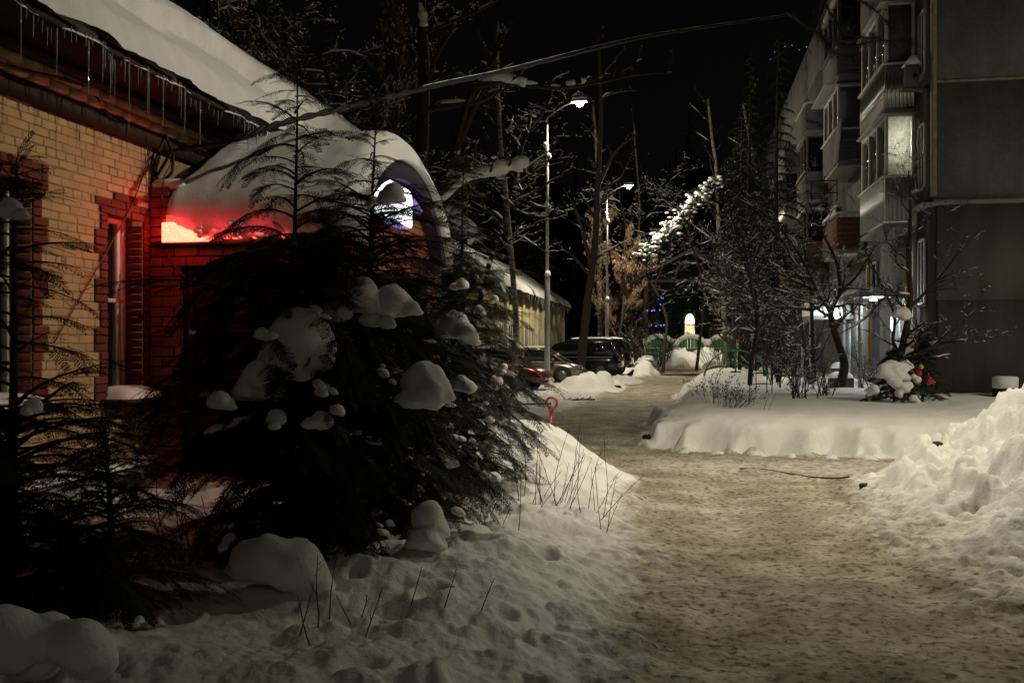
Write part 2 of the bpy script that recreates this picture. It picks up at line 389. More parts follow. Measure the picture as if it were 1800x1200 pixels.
def ground():
    rs = [1.0]
    while rs[-1] < 170:
        r = rs[-1]; rs.append(r*(1+(.02 if r < 3.6 else .0047 if r < 17.5 else .009 if r < 50 else .02)))
    rs = np.array(rs)
    az = np.concatenate([np.arange(-75, -38.5, .6), np.arange(-38.5, 18.5, .105), np.arange(18.5, 60, .6)])*math.pi/180
    A, Rr = np.meshgrid(az, rs); X = Rr*np.sin(A); Y = Rr*np.cos(A)
    H, I = height(X, Y)
    n, m = X.shape
    dirt = (1-ss(I['dl'], -.25, .9))*(1-ss(I['db'], -.25, .06))
    dirt = dirt*(1-.9*ss(I['pile'], .05, .28))*(1-ss(I['mound'], .02, .15))
    dirt = dirt*(1-.30*ss(I['crumbs'], .35, .9)); dirt = np.maximum(dirt, .30*I['tr']*(1-ss(I['dl'], .2, .9)))
    # car park strip between lane and parked cars is trodden dirty too
    park = ss(-X, 1.8, 2.6)*(1-ss(-X, 9, 10))*ss(Y, 19, 23)*(1-ss(Y, 52, 56)); bankm = np.zeros_like(X)
    for cx, cy_, rx, ry, hh in BANKS: bankm = np.maximum(bankm, 1-ss(np.sqrt(((X-cx)/rx)**2+((Y-cy_)/ry)**2), .75, 1.02))
    dirt = np.maximum(dirt, .42*park); dirt = dirt*(1-.93*bankm); dirt = np.maximum(dirt, .16*ss(I['pile'], .05, .3)*(vn(X*2.2, Y*2.2, 7) > .1))
    icy = np.exp(-((Y-13.2-.08*X)/.9)**2)*ss(X, -1, .3)*(1-ss(X, 2.4, 3.6)); dirt = dirt*(1-.35*icy)
    V = np.stack([X, Y, H], -1).reshape(-1, 3)
    i = np.arange(n-1)[:, None]*m; j = np.arange(m-1)[None]
    Q = np.stack([i+j, i+j+1, i+m+j+1, i+m+j], -1).reshape(-1, 4)
    def cen(a): return .25*(a[:-1, :-1]+a[1:, :-1]+a[:-1, 1:]+a[1:, 1:]).ravel()
    cx, cyv = cen(X), cen(Y)
    reg = np.zeros(len(Q), int)                                   # 0 snow cover
    reg[(cen(I['dl']) < .25) & (cen(I['db']) < .0)] = 1           # lane
    reg[(cen(I['db']) >= 0.0)] = 2                                 # bed
    reg[(cen(I['pile']) > .12) & (cyv < 13.9) & (cyv > 3)] = 3
    reg[(cen(I['mound']) > .06)] = 4
    for kk, (bx, by, rx, ry, hh) in enumerate(BANKS):
        e = np.sqrt(((cx-bx)/rx)**2+((cyv-by)/ry)**2); reg[e < .93] = 5+kk
    names = {0: ('snow_cover', None), 1: ('road', None), 2: ('snow_bed', None),
             3: ('snow_heap', 'tall lumpy ploughed snow heap at the roadside below the grey end wall'),
             4: ('snow_drift', 'smooth rounded snow drift beside the big cypress and the red shovel'),
             5: ('snow_bank', 'snow bank in front of the red car, at the foot of the near lamp post'),
             6: ('snow_bank', 'lumpy snow bank with a knob on top beside the wheel of the black SUV'),
             7: ('snow_bank', 'snow bank under the bare bushes just past the black cars'),
             8: ('snow_bank', 'bright snow heap at the left of the lane end, below the left fence arch'),
             9: ('snow_bank', 'grey snow heap against the green fence, under the lit arched window'),
             10: ('snow_bank', 'low snow bank behind the two black cars')}
    for r_, (nm, lab) in names.items():
        q = Q[reg == r_]
        if not len(q): continue
        used = np.unique(q); remap = np.full(len(V), -1); remap[used] = np.arange(len(used))
        mb = MB(); mb.add(V[used], remap[q]); o = mb.build(nm, M['ground'], smooth=True, attrs={'dirt': dirt.ravel()[used]})
        if lab: tag(o, lab, 'snow heap', 'banks of shovelled snow' if r_ >= 5 else None)
        else: tag(o, {'snow_cover': 'white trodden snow over the verge', 'road': 'sandy packed snow lane', 'snow_bed': 'raised garden bed of untouched snow'}[nm], None, None, 'structure')
    mb = MB(); mb.box((0, 60, -.35), (700, 700, .3)); tag(mb.build('ground', M['old_snow']), kind='structure')
ground()

# ------------------------------------------------------------------ street lamps (lit)
LAMPG = 'street lamps along the lane'
def street_lamp(base, arm, H, power, label, spot=150, col=(1, .90, .68), blend=.5, r=.10, est=120, tilt=0, taz=None, wide=0):
    x, y, z = base; t = thing('street_lamp', (x, y, z), label, 'street lamp', LAMPG)
    z1 = z+H*.40
    mb = MB(); mb.lathe([(r*1.05, z-.3), (r*1.05, z1-.02), (r*.8, z1+.06)], (x, y, 0), 14); mb.build('base_section', M['galv'], t, True)
    mb = MB(); mb.lathe([(r*.66, z1), (r*.55, z+H*.86), (r*.34, z+H*.87), (r*.3, z+H*.93)], (x, y, 0), 12); mb.build('shaft', M['galv'], t, True)
    mb = MB(); mb.lathe([(r*1.0, z1+.0), (r*1.15, z1+.05), (r*.9, z1+.16), (r*.5, z1+.2)], (x+.02, y-.02, 0), 10); mb.build('snow_ring', M['snow'], t, True)
    ax, ay = arm; L = math.hypot(ax, ay)
    pts = [(x, y, z+H*.9), (x, y, z+H*.955)]+[(x+ax*k, y+ay*k, z+H*(.955+.045*math.sin(k*1.5))) for k in (.06, .15, .3, .55, .8, 1)]
    mb = MB(); mb.tube(pts, r*.26, 8); mb.build('arm', M['dark_metal'], t, True)
    for k, h in ((0, .86), (1, .82)):
        mb = MB(); mb.box((x+(.07 if k else -.05), y-.04, z+H*h), (.16, .12, .2), ch=.02); mb.build('clamp', M['galv'], t)
    ex, ey, ez = pts[-1]; a = math.atan2(ay, ax)
    mb = MB(); V, Q, T = cham((.62, .24, .12), .04); mb.box((ex+.2*math.cos(a), ey+.2*math.sin(a), ez+.03), (.62, .24, .11), rz=a, ch=.035)
    mb.build('lamp_head', M['galv'], t)
    lx, ly = ex+.22*math.cos(a), ey+.22*math.sin(a)
    mb = MB(); mb.lathe([(.13, ez-.028), (.13, ez-.10), (.09, ez-.16), (.0, ez-.18)], (lx, ly, 0), 14)
    mb.build('lens', M['lamp_glass'], t, True)
    mb = MB(); mb.box((ex+.2*math.cos(a), ey+.2*math.sin(a), ez+.12), (.55, .2, .09), rz=a, ch=.03); mb.build('snow_cap', M['snow'], t)
    ld = bpy.data.lights.new('lamp_light', 'SPOT'); ld.energy = power; ld.spot_size = R(spot); ld.spot_blend = blend
    ld.color = col; ld.shadow_soft_size = .09
    lo = bpy.data.objects.new('lamp_light', ld); lo.location = (lx, ly, ez-.24); b_ = a if taz is None else taz; lo.rotation_euler = Vector((math.cos(b_)*math.tan(tilt), math.sin(b_)*math.tan(tilt), -1)).to_track_quat('-Z', 'Y').to_euler(); put(lo, t)
    if wide:
        l2 = bpy.data.lights.new('lamp_spill', 'POINT'); l2.energy = wide; l2.color = col; l2.shadow_soft_size = .1
        o2 = bpy.data.objects.new('lamp_spill', l2); o2.location = (lx, ly, ez-.25); put(o2, t)
    return t
bx, by = W(962, 35.7); street_lamp((bx, by, 0), (1.02, -.25), 10.5, 2600, 'near lamp post with a lit head, between the red and the grey car', 136, blend=.9, wide=850)
bx, by = W(1067, 54.0); street_lamp((bx, by, 0), (1.02, -.25), 10.5, 2100, 'far lamp post with a lit head, behind the black SUVs', 150, blend=.9, wide=2000)
street_lamp((5.0, 10.2, 0), (-3.0, .6), 7.4, 1750, 'lamp post behind the ploughed snow heap, its arm over the lane', 108, blend=1.0, tilt=R(4), taz=R(100))
street_lamp((13.2, 9.8, 0), (-.7, .0), 12.5, 6200, 'added unseen floodlight post across the yard, turned toward the brick building', 42, blend=1.0, tilt=R(63), taz=R(176))  # added out of view to light the brick wall and its roof
street_lamp((14.0, 12.5, 0), (-.6, 1.2), 9.0, 3400, 'added unseen lamp post in the yard, brightening the grey end wall', 150, blend=.6)  # added out of view so the end wall gets frontal light
street_lamp((3.6, -10.5, 0), (-1.3, .4), 9.5, 230, 'added unseen fill lamp post standing behind the photographer', 150, blend=.6)  # weak frontal fill, added behind the camera
bx, by = W(1310, 80); street_lamp((bx, by, 0), (-1.6, .2), 9.5, 3000, 'lamp post hidden among the trees at the lane end, right of the fence piers', 150, blend=.7)
# ------------------------------------------------------------------ low brick building on the left
WX = -5.3
hb = thing('brick_building', (-8, 12, 0), 'low yellow-painted brick building with red window surrounds and icicles under a snow-laden roof', 'building')
W1 = (5.75, 7.19, 1.16, 2.98); W2 = (8.25, 8.86, 1.14, 2.86); TOPZ = 3.60
mb = MB(); X0, X1 = -5.62, WX-.006
def wb(y0, y1, z0, z1, x0=X0, x1=X1): mb.box(((x0+x1)/2, (y0+y1)/2, (z0+z1)/2), (x1-x0, y1-y0, z1-z0))
wb(1.5, W1[0], -.3, 4.05); wb(W1[1], W2[0], -.3, 4.05); wb(W2[1], 21, -.3, 4.05)
for w in (W1, W2): wb(w[0], w[1], -.3, w[2]); wb(w[0], w[1], w[3], 4.05)
mb.box((-8.6, 21.0, 2), (6, .3, 4.1)); mb.box((-8.6, 1.6, 2), (6, .3, 4.1))
wall = mb.build('wall', M['joint'], hb)
def brick_mesh(L, D, H, m, name='brick'):
    b = MB(); V, Q, T = cham((L, D, H), .006); b.add(V, Q, T)
    me = bpy.data.meshes.new(name); me.from_pydata([tuple(v) for v in b.v[0]], [], [tuple(q) for q in b.q[0]]+[tuple(t) for t in b.t[0]])
    me.materials.append(m); me.update(); return me
BC = {}
def brick(parent, c, L, D, H, m, rz=0, name='brick'):
    k = (round(L, 2), D, H, m.name)
    if k not in BC: BC[k] = brick_mesh(k[0], D, H, m)
    o = bpy.data.objects.new(name, BC[k]); put(o, parent)
    j = .0022
    o.location = (c[0]+random.gauss(0, j), c[1]+random.gauss(0, j), c[2]+random.gauss(0, j*.4))
    o.rotation_euler = (random.gauss(0, .006), random.gauss(0, .012), rz+random.gauss(0, .008)); return o
def fill(a, b, L, off):
    """bricks (start, end) filling a..b, running bond phase off"""
    out = []; p = a; n = math.floor((a-off)/L)+1; nxt = off+n*L
    while p < b-.03:
        e = min(nxt, b)
        if e-p > .035: out.append((p, e))
        p = e; nxt += L
    return out
def cutiv(ivs, a, b):
    o = []
    for p, q in ivs:
        if b <= p or a >= q: o.append((p, q)); continue
        if p < a: o.append((p, a))
        if b < q: o.append((b, q))
    return o
CH = .0755
def quoin(w, z):
    """half-width added beside the opening by the toothed surround"""
    k = int((z-.9)/(CH*3)) % 2
    return .20 if k else .115
far = MB(); nb = 0
ks = int((TOPZ-.42)/CH)
for k in range(ks):
    z = .42+CH*(k+.5); iv = [(6.62, 8.985)]; sur = []
    for w in (W1, W2):
        if w[2]-.12 < z < w[3]+.24:
            q = quoin(w, z); a, b_ = w[0]-q, w[1]+q
            if z > w[3]+.16: a, b_ = (w[0]+w[1])/2-.2, (w[0]+w[1])/2+.2
            iv = cutiv(iv, a, b_)
            if w[2] < z < w[3]: sur += [(a, w[0]), (w[1], min(b_, 8.985))]
            else: sur += [(a, min(b_, 8.985))]
    head = (k % 4 == 1); L = .13 if head else .26
    for a, b_ in iv:
        for p, q in fill(a, b_, L, (k % 2)*L/2+.03*(k % 3)):
            l = q-p-.008
            if nb < 292: brick(wall, (WX-.03, (p+q)/2, z), l, .06, CH-.008, M['yellow_brick'], R(90)); nb += 1
            else: far.box((WX-.03, (p+q)/2, z), (.06, l, CH-.011))
    for a, b_ in sur:
        if b_ < 6.6: continue
        for p, q in fill(max(a, 6.6), b_, .25, a):
            brick(wall, (WX-.022, (p+q)/2, z), q-p-.010, .075, CH-.011, M['red_trim'], R(90))
    for p, q in fill(1.6, 6.62, .26, (k % 2)*.13)+fill(12.95, 20.9, .26, (k % 2)*.13):
        if W1[0]-.2 < (p+q)/2 < W1[1] and W1[2]-.1 < z < W1[3]+.2:
            continue
        far.box((WX-.03, (p+q)/2, z), (.06, q-p-.011, CH-.011))
tag(far.build('brickwork', M['yellow_brick'], hb), kind='stuff')
# plinth, cornice courses, soffit and eave
mb = MB(); mb.box((-5.36, 10, .18), (.28, 17.4, .54), ch=.02); mb.build('plinth', M['concrete'], hb)
for z0, z1, px, mm, nm in ((3.60, 3.76, .05, 'brown_board', 'frieze_board'), (3.93, 4.02, .16, 'brown_board', 'eave_board')):
    mb = MB(); mb.box((WX-.05+px/2, 11.2, (z0+z1)/2), (.1+px, 19.5, z1-z0)); mb.build(nm, M[mm], hb)
cor = MB()
for k in range(2):
    for p, q in fill(1.5, 20.9, .26, k*.13): cor.box((WX-.0+.03*k, (p+q)/2, 3.805+CH*k), (.2, q-p-.011, CH-.011))
tag(cor.build('cornice_brickwork', M['yellow_brick'], hb), kind='stuff')
EZ, EX = 4.07, -4.68
mb = MB(); mb.box((-5.05, 11.2, 4.05), (.78, 19.9, .05)); mb.build('soffit', M['brown_board'], hb)
# roof plane
SL = math.atan2(7.0-.38-EZ, 8-4.68)
mb = MB(); prof = [(EX, EZ+.03), (-8.05, 6.62), (-8.05, 6.5), (EX, EZ-.06)]
mb.prism(prof, 1.3, 21.4, lambda p, q, e: (p, e, q)); mb.prism([(-8.05, 6.62), (-11.5, 4.1), (-11.5, 4.0), (-8.05, 6.5)], 1.3, 21.4, lambda p, q, e: (p, e, q))
roof = mb.build('roof', M['dark_metal'], hb)
mb = MB(); mb.prism([(-5.3, 4.05), (-8.05, 6.52), (-11, 4.05)], 20.9, 21.1, lambda p, q, e: (p, e, q)); mb.build('gable', M['pale_plaster'], hb)
# snow on the roof: slab with a slipped step, rounded lip over the eave
ny, nt = 420, 60; ys = np.linspace(1.3, 21.6, ny); ts = np.linspace(0, 1, nt)
Yg, Tg = np.meshgrid(ys, ts, indexing='ij')
lip = .10*fbm(Yg*1.1, Yg*0+3, 201)+.05*fbm(Yg*5, Yg*0, 203)
step = .33+.16*fbm(Yg*.55, Yg*0+9, 205, 3)+.05*fbm(Yg*3, Yg*0+2, 207)+.012*(Yg-9)
th = .20+.22*ss(Tg, step, step+.022)-.10*ss(Tg, step+.03, 1)+.05*fbm(Yg*1.0, Tg*4, 209)+.05*np.maximum(0, fbm(Yg*.7, Tg*9+Yg*.4, 213, 3))+.015*fbm(Yg*4, Tg*14, 211)
th = th*ss(Tg, -.02, .055)**.5*(1-.0*Tg)
th = th*(1-ss(Tg, .97, 1.0)*.75)
xb = EX+.06+lip*(1-Tg)-(8.05+EX+.0)*Tg; zb = EZ+.03+(6.62-EZ)*Tg
# the lip sags a little below the eave
zb = zb-.07*(1-ss(Tg, 0, .06))
nx_, nz_ = math.sin(SL), math.cos(SL)
V = np.stack([xb+nx_*th, Yg, zb+nz_*th], -1); Vb = np.stack([xb-.01, Yg, zb-.005], -1)
mb = MB(); mb.grid(V.reshape(-1, 3), ny, nt); mb.grid(Vb[:, :6].reshape(-1, 3), ny, 6, flip=True)
for e in (0, ny-1):
    mb.grid(np.stack([V[e], Vb[e]], 0).reshape(-1, 3), 2, nt, flip=(e > 0))
mb.build('snow_blanket', M['snow'], roof, True)
mb = MB(); V2 = V[:, -12:].copy(); V2[..., 0] = -16.1-V2[..., 0]; mb.grid(V2[:, ::-1].reshape(-1, 3), ny, 12)
y_ = 6.2
while y_ < 12.6:                                     # icicles hanging from the snow lip
    ln = abs(random.gauss(0, .09))+.04+(random.uniform(.12, .38) if random.random() < .22 else 0)
    lx = float(EX+.06+.10*fbm(np.array([y_*1.1]), np.array([3.]), 201)[0]+.05*fbm(np.array([y_*5.]), np.array([0.]), 203)[0])
    mb = MB(); z0 = EZ-.0; rr_ = random.uniform(.6, 1.1)
    mb.tube([(lx-.03, y_, z0), (lx-.03, y_, z0-.04-ln*.3), (lx-.032, y_+.004, z0-.04-ln*.7), (lx-.032, y_+.004, z0-.05-ln)], [.012*rr_, .0085*rr_, .005*rr_, .001], 6)
    mb.build('icicle', M['ice'], roof, True); y_ += random.choice((.03, .04, .06, .09, .15))
# windows
def sash_window(w, depth, mull, rail, name='window'):
    y0, y1, z0, z1 = w; x = WX-depth
    mb = MB(); mb.box((x-.03, (y0+y1)/2, (z0+z1)/2), (.02, y1-y0, z1-z0)); win = mb.build(name, M['glass_dark'], hb)
    mb = MB(); f = .055
    for yy in [y0+f/2, y1-f/2]+mull: mb.box((x, yy, (z0+z1)/2), (.07, f, z1-z0), ch=.006)
    for zz in (z0+f/2, z1-f/2): mb.box((x, (y0+y1)/2, zz), (.066, y1-y0-f, f), ch=.006)
    for zz in rail: mb.box((x, (y0+y1)/2, zz), (.06, y1-y0-f, .04), ch=.006)
    mb.build('window_frame', M['white_frame'], win)
    mb = MB()
    for yy, sg_ in ((y0, 1), (y1, -1)):
        for k in range(int((z1-z0)/CH)): mb.box((WX-.155, yy+sg_*.003, z0+CH*(k+.5)), (.29, .012, CH-.008))
    mb.box((WX-.155, (y0+y1)/2, z1-.004), (.29, y1-y0, .012)); tag(mb.build('reveal_brickwork', M['red_trim'], win), kind='stuff')
    mb = MB(); mb.box((WX+.02, (y0+y1)/2, z0-.055), (.46, y1-y0+.16, .05), ch=.01); mb.build('sill', M['brown_board'], win)
    # snow on the sill
    n = 24; m_ = 14; U, T_ = np.meshgrid(np.linspace(0, 1, n), np.linspace(0, 1, m_), indexing='ij')
    hgt = .115*np.clip(1-(2*U-1)**6, 0, 1)*np.clip(1-(2*T_-1)**4, 0, 1)*(1+.25*fbm(U*3, T_*2, 221))*(1-.25*T_)
    Vs = np.stack([WX-.2+.46*T_, y0-.04+(y1-y0+.1)*U, z0-.03+hgt], -1).reshape(-1, 3)
    mb = MB(); mb.grid(Vs, n, m_, flip=True); mb.build('sill_snow', M['snow'], win, True)
    return win
sash_window(W1, .22, [6.75], [2.15]); sash_window(W2, .22, [8.74], [2.05])
# snow along the plinth ledge
n, m_ = 90, 9; U, T_ = np.meshgrid(np.linspace(0, 1, n), np.linspace(0, 1, m_), indexing='ij')
Vs = np.stack([WX-.02+.15*T_, 2+7*U, .45+.07*np.clip(1-(2*T_-1)**4, 0, 1)*(1+.5*fbm(U*12, T_, 225))], -1).reshape(-1, 3)
mb = MB(); mb.grid(Vs, n, m_, flip=True); mb.build('ledge_snow', M['snow'], hb, True)

# ------------------------------------------------------------------ barrel-roofed porch
pc = thing('brick_porch', (-4.3, 11, 0), 'red brick porch with an arched snow-buried roof against the yellow building', 'porch')
PY0, PY1, PX = 9.0, 12.62, -3.27
mb = MB()
mb.box((-5.115, 9.16, 1.35), (.33, .30, 3.3)); mb.box((-3.40, 9.16, 1.2), (.24, .30, 3.0)); mb.box((-4.27, 9.16, 2.53), (1.5, .30, .22))
mb.box((-3.40, 12.38, 1.2), (.24, .44, 3.0)); mb.box((-3.42, 10.78, 2.52), (.2, 2.9, .22)); mb.box((-3.5, 10.78, 1.2), (.06, 2.9, 2.5))
pw = mb.build('wall', M['dark_joint'], pc)
BH = .1
for k in range(33):
    z = -.1+BH*(k+.5)
    ivs = []
    if z < 3.2: ivs.append((-5.28, -4.95 if z < 2.66 else -5.08))
    if 2.42 < z < 2.64: ivs[-1] = (-5.28, -3.52)
    if z < 2.64: ivs.append((-3.52, -3.28))
    for a, b_ in ivs:
        for p, q in fill(a, b_, .262, -5.28-(k % 2)*.131): brick(pw, ((p+q)/2, 9.0-.015, z), q-p-.013, .06, BH-.013, M['red_brick'])
    if z < 2.64:
        for p, q in fill(9.0, 9.3, .262, (k % 2)*.131)+fill(12.16, 12.60, .262, (k % 2)*.131): brick(pw, (PX-.015, (p+q)/2, z), q-p-.013, .06, BH-.013, M['red_brick'], R(90))
    if z > 2.42:
        yc, hw = 10.8, 1.72
        if z < 3.7:
            w_ = hw*math.sqrt(max(0, 1-((z-2.5)/1.22)**2))-.08
            if w_ > .1:
                for p, q in fill(yc-w_, yc+w_, .262, (k % 2)*.131): brick(pw, (PX-.055, (p+q)/2, z), q-p-.013, .06, BH-.013, M['red_brick'], R(90))
mb = MB()
for k in range(24):
    a0, a1 = math.pi*k/24, math.pi*(k+1)/24
    mb.prism([(10.8-1.72*math.cos(a0), 2.42+1.25*math.sin(a0)), (10.8-1.72*math.cos(a1), 2.42+1.25*math.sin(a1)), (10.8, 2.42)][::-1], -3.40, -3.35, lambda p, q, e: (e, p, q))
mb.build('tympanum', M['dark_joint'], pc)
mb = MB(); mb.box((-4.23, 9.12, 1.15), (1.42, .06, 2.56)); dr = mb.build('door', M['door_red'], pc)
mb = MB()
for xx, ww in ((-4.9, .06), (-4.24, .04), (-3.56, .06)): mb.box((xx, 9.075, 1.15), (ww, .04, 2.5), ch=.006)
for zz in (.3, 1.3, 2.38): mb.box((-4.23, 9.078, zz), (1.3, .03, .05), ch=.006)
mb.build('door_frame', M['door_red'], dr)
mb = MB(); mb.box((-4.83, 9.055, 1.74), (.075, .03, .035), ch=.006); mb.box((-4.89, 9.055, 1.75), (.03, .03, .04), ch=.004); mb.build('latch', M['white_frame'], dr)
# arched roof sheet + fascia
def arch(y, extra, a): return (10.8-(1.80+extra)*np.cos(a), 2.6+(1.10+extra)*np.sin(a))
mb = MB(); a = np.linspace(0, math.pi, 33)
for e, fl in ((0.0, True), (.05, False)):
    yy, zz = arch(0, e, a); Vv = np.stack([np.stack([np.full(33, x), yy, zz], -1) for x in (-5.29, -3.12)], 0).reshape(-1, 3); mb.grid(Vv, 2, 33, flip=fl)
prf = mb.build('roof', M['dark_metal'], pc, True)
mb = MB(); yy0, zz0 = arch(0, -.20, a); yy1, zz1 = arch(0, .06, a)
for x, fl in ((-3.12, False), (-3.20, True)):
    mb.grid(np.stack([np.stack([np.full(33, x), yy0, zz0], -1), np.stack([np.full(33, x), yy1, zz1], -1)], 0).reshape(-1, 3), 2, 33, flip=fl)
mb.grid(np.stack([np.stack([np.full(33, -3.12), yy0, zz0], -1), np.stack([np.full(33, -3.36), yy0, zz0], -1)], 0).reshape(-1, 3), 2, 33, flip=True)
mb.build('arched_fascia', M['purple_trim'], prf)
mb = MB(); a2 = np.linspace(1.75, 2.15, 12); y2, z2 = arch(0, -.30, a2)
mb.tube(np.stack([np.full(12, -3.22), y2, z2], -1), .045, 8); mb.build('fascia_glow', mat('violet_glow', (.3, .25, .6), .3, 0, emit=(.30, .22, 1), estr=.35), prf, True)  # violet light on the fascia trim, put in as a glowing strip
# snow: thick pillow over the arch, bulging past the front eave and the gable
na, nx2 = 120, 96
PL = np.array([(8.86, 2.62), (8.80, 2.86), (8.86, 3.10), (9.08, 3.26), (9.40, 3.43), (9.74, 3.64), (10.1, 3.86), (10.5, 4.08), (11.0, 4.26), (11.5, 4.22), (12.0, 3.95), (12.5, 3.5), (12.8, 3.0), (12.75, 2.6)])
PR = np.array([(8.88, 2.60), (8.80, 2.84), (8.90, 3.10), (9.14, 3.40), (9.42, 3.66), (9.74, 3.84), (10.1, 3.97), (10.45, 4.03), (10.85, 4.01), (11.3, 3.84), (11.8, 3.52), (12.25, 3.12), (12.62, 2.78), (12.70, 2.55)])
SL_ = np.linspace(0, 1, na); sk = np.linspace(0, 1, len(PL))
A_, U_ = np.meshgrid(SL_, np.linspace(0, 1, nx2), indexing='ij')
def prf_(Pm): return np.stack([np.interp(SL_, np.linspace(0, 1, 80), np.convolve(np.pad(np.interp(np.linspace(0, 1, 80), sk, Pm[:, k]), 7, mode='edge'), np.hanning(17)[1:-1]/np.hanning(17)[1:-1].sum(), 'valid')) for k in (0, 1)], -1)
pl_, pr_2 = prf_(PL), prf_(PR); w_ = ss(U_, 0, .9)[..., None]
O2 = pl_[:, None]*(1-w_)+pr_2[:, None]*w_
ang = A_*math.pi; yi, zi = 10.8-1.80*np.cos(ang), 2.60+1.11*np.sin(ang)
endr = np.sqrt(np.clip(1-((U_-.88)/.12).clip(0, 1)**2, 0, 1)); kf = .12+.88*endr; kf = kf*(1+.06*fbm(A_*3.5, U_*4, 235, 3))
lf_ = .35+.65*np.sqrt(np.clip(1-((.06-U_)/.06).clip(0, 1)**2, 0, 1)); kf = kf*lf_
nz_ = .055*fbm(A_*5, U_*3, 231)+.02*fbm(A_*14, U_*9, 233)
yy = yi+(O2[..., 0]-yi)*kf; zz = zi+(O2[..., 1]-zi)*kf+nz_*np.sin(ang)
notch = .19*(1-ss(U_, .03, .24))+.06*fbm(U_*22, A_*0, 237)+.03*fbm(U_*60, A_*0, 239); low = 1-ss(A_, .0, .10)
zz = zz+low*(.03+notch.clip(-.02, 1)); yy = yy-.0*low
xx = -5.09+(5.09-3.02)*U_
Vo = np.stack([xx, yy, zz], -1); Vi = np.stack([xx, yi, zi], -1)
mb = MB(); mb.grid(Vo.reshape(-1, 3), na, nx2, flip=True); mb.grid(Vi.reshape(-1, 3), na, nx2)
for e in (0, na-1): mb.grid(np.stack([Vo[e], Vi[e]], 0).reshape(-1, 3), 2, nx2, flip=(e == 0))
for e in (0, nx2-1): mb.grid(np.stack([Vo[:, e], Vi[:, e]], 0).reshape(-1, 3), 2, na, flip=(e > 0))
mb.build('snow_pillow', M['snow'], prf, True)
mb = MB(); V, Q, T = cham((.34, .36, .12), .045); mb.add(V+np.array([-5.12, 9.14, 3.23]), Q, T); mb.build('pier_snow', M['snow'], pc, True)

# ------------------------------------------------------------------ red LED sign, half buried, and its strip along the eave
ls = thing('led_sign', (-4.3, 8.9, 2.7), 'glowing red light box half buried in snow above the porch door', 'sign')
def led_mat(s):
    m = bpy.data.materials.new('red_led'); m.use_nodes = True; nt = m.node_tree; N = nt.nodes; L = nt.links; b = N['Principled BSDF']
    b.inputs['Base Color'].default_value = (.3, .02, .02, 1); b.inputs['Emission Color'].default_value = (1, .05, .028, 1)
    g = N.new('ShaderNodeNewGeometry'); v = N.new('ShaderNodeTexVoronoi'); v.inputs['Scale'].default_value = 55; L.new(g.outputs['Position'], v.inputs['Vector'])
    mr = N.new('ShaderNodeMapRange'); mr.inputs['From Min'].default_value = 0; mr.inputs['From Max'].default_value = .7; mr.inputs['To Min'].default_value = s*1.4; mr.inputs['To Max'].default_value = s*.9
    L.new(v.outputs['Distance'], mr.inputs[0]); L.new(mr.outputs[0], b.inputs['Emission Strength']); return m
mb = MB(); mb.box((-4.86, 8.90, 2.735), (.50, .05, .20), ch=.008); mb.build('light_panel', led_mat(17), ls)
mb = MB(); mb.box((-4.28, 8.90, 2.615), (1.75, .08, .04), ch=.01); mb.build('housing', M['dark_metal'], ls)
for xl_, en in ((-4.92, 3.6), (-4.45, 1.1), (-4.05, .8)):
    ld = bpy.data.lights.new('led_light', 'POINT'); ld.energy = en; ld.color = (1, .03, .04); ld.shadow_soft_size = .08
    lo = bpy.data.objects.new('led_light', ld); lo.location = (xl_, 8.70, 2.72); put(lo, ls)
for i in range(15):
    x = -4.62+i*.075+random.uniform(-.02, .02)
    if random.random() < .18: continue
    mb = MB(); mb.box((x, 8.84, 2.668+random.uniform(-.008, .01)), (random.uniform(.02, .05), .03, random.uniform(.012, .03)), ch=.004); mb.build('diode', led_mat(9), ls)
mb = MB()
for i in range(26):
    x = -4.70+.75*random.random()**1.3; s = random.uniform(.025, .06)
    mb.lathe([(s*.3, 0), (s, s*.4), (s*.7, s*1.1), (.0, s*1.3)], (x, 8.83+random.uniform(-.015, .02), 2.655+random.uniform(-.01, .10)*(x+4.7 < .5)), 7)
mb.build('snow_clot', M['snow'], ls, True)
# white light-box sign on the gable
sg = thing('lightbox_sign', (-3.2, 10.7, 3.2), 'white glowing light-box sign under the arched porch gable', 'sign')
prof = [(9.78+.30*(1-math.cos(t)), 3.10+.42*math.sin(t)) for t in np.linspace(-math.pi/2, math.pi/2, 9)]
prof = [(9.60, 3.06), (9.55, 3.14), (9.55, 3.30), (9.60, 3.38), (9.70, 3.43), (10.98, 3.43), (11.07, 3.38), (11.10, 3.30), (11.10, 3.04), (11.05, 2.99), (9.70, 2.99)]
mb = MB(); mb.prism(prof, -3.30, -3.16, lambda p, q, e: (e, p, q)); mb.build('box_case', mat('sign_case', (.45, .42, .62), .4, 0, emit=(.42, .36, 1), estr=.75), sg)
mb = MB(); c0 = np.array([10.32, 3.21]); pf = [tuple(c0+(np.array(p)-c0)*.955) for p in prof]
mb.prism(pf, -3.158, -3.145, lambda p, q, e: (e, p, q)); mb.build('light_face', mat('sign_face', (.9, .9, .9), .4, 0, emit=(.86, .92, 1), estr=4.0), sg)
mb = MB(); mb.lathe([(0, -.03), (.035, -.02), (.04, .02), (0, .05)], (-3.22, 9.30, 3.05), 10)
rl = thing('signal_light', (-3.22, 9.30, 3.05), 'small red glowing lamp just left of the white light-box sign', 'lamp'); mb.build('bulb', mat('red_bulb', (.4, .01, .01), .3, 0, emit=(1, .02, .03), estr=6), rl, True)
mb = MB(); mb.box((-3.26, 9.30, 3.05), (.05, .09, .09), ch=.01); mb.build('socket', M['dark_metal'], rl)

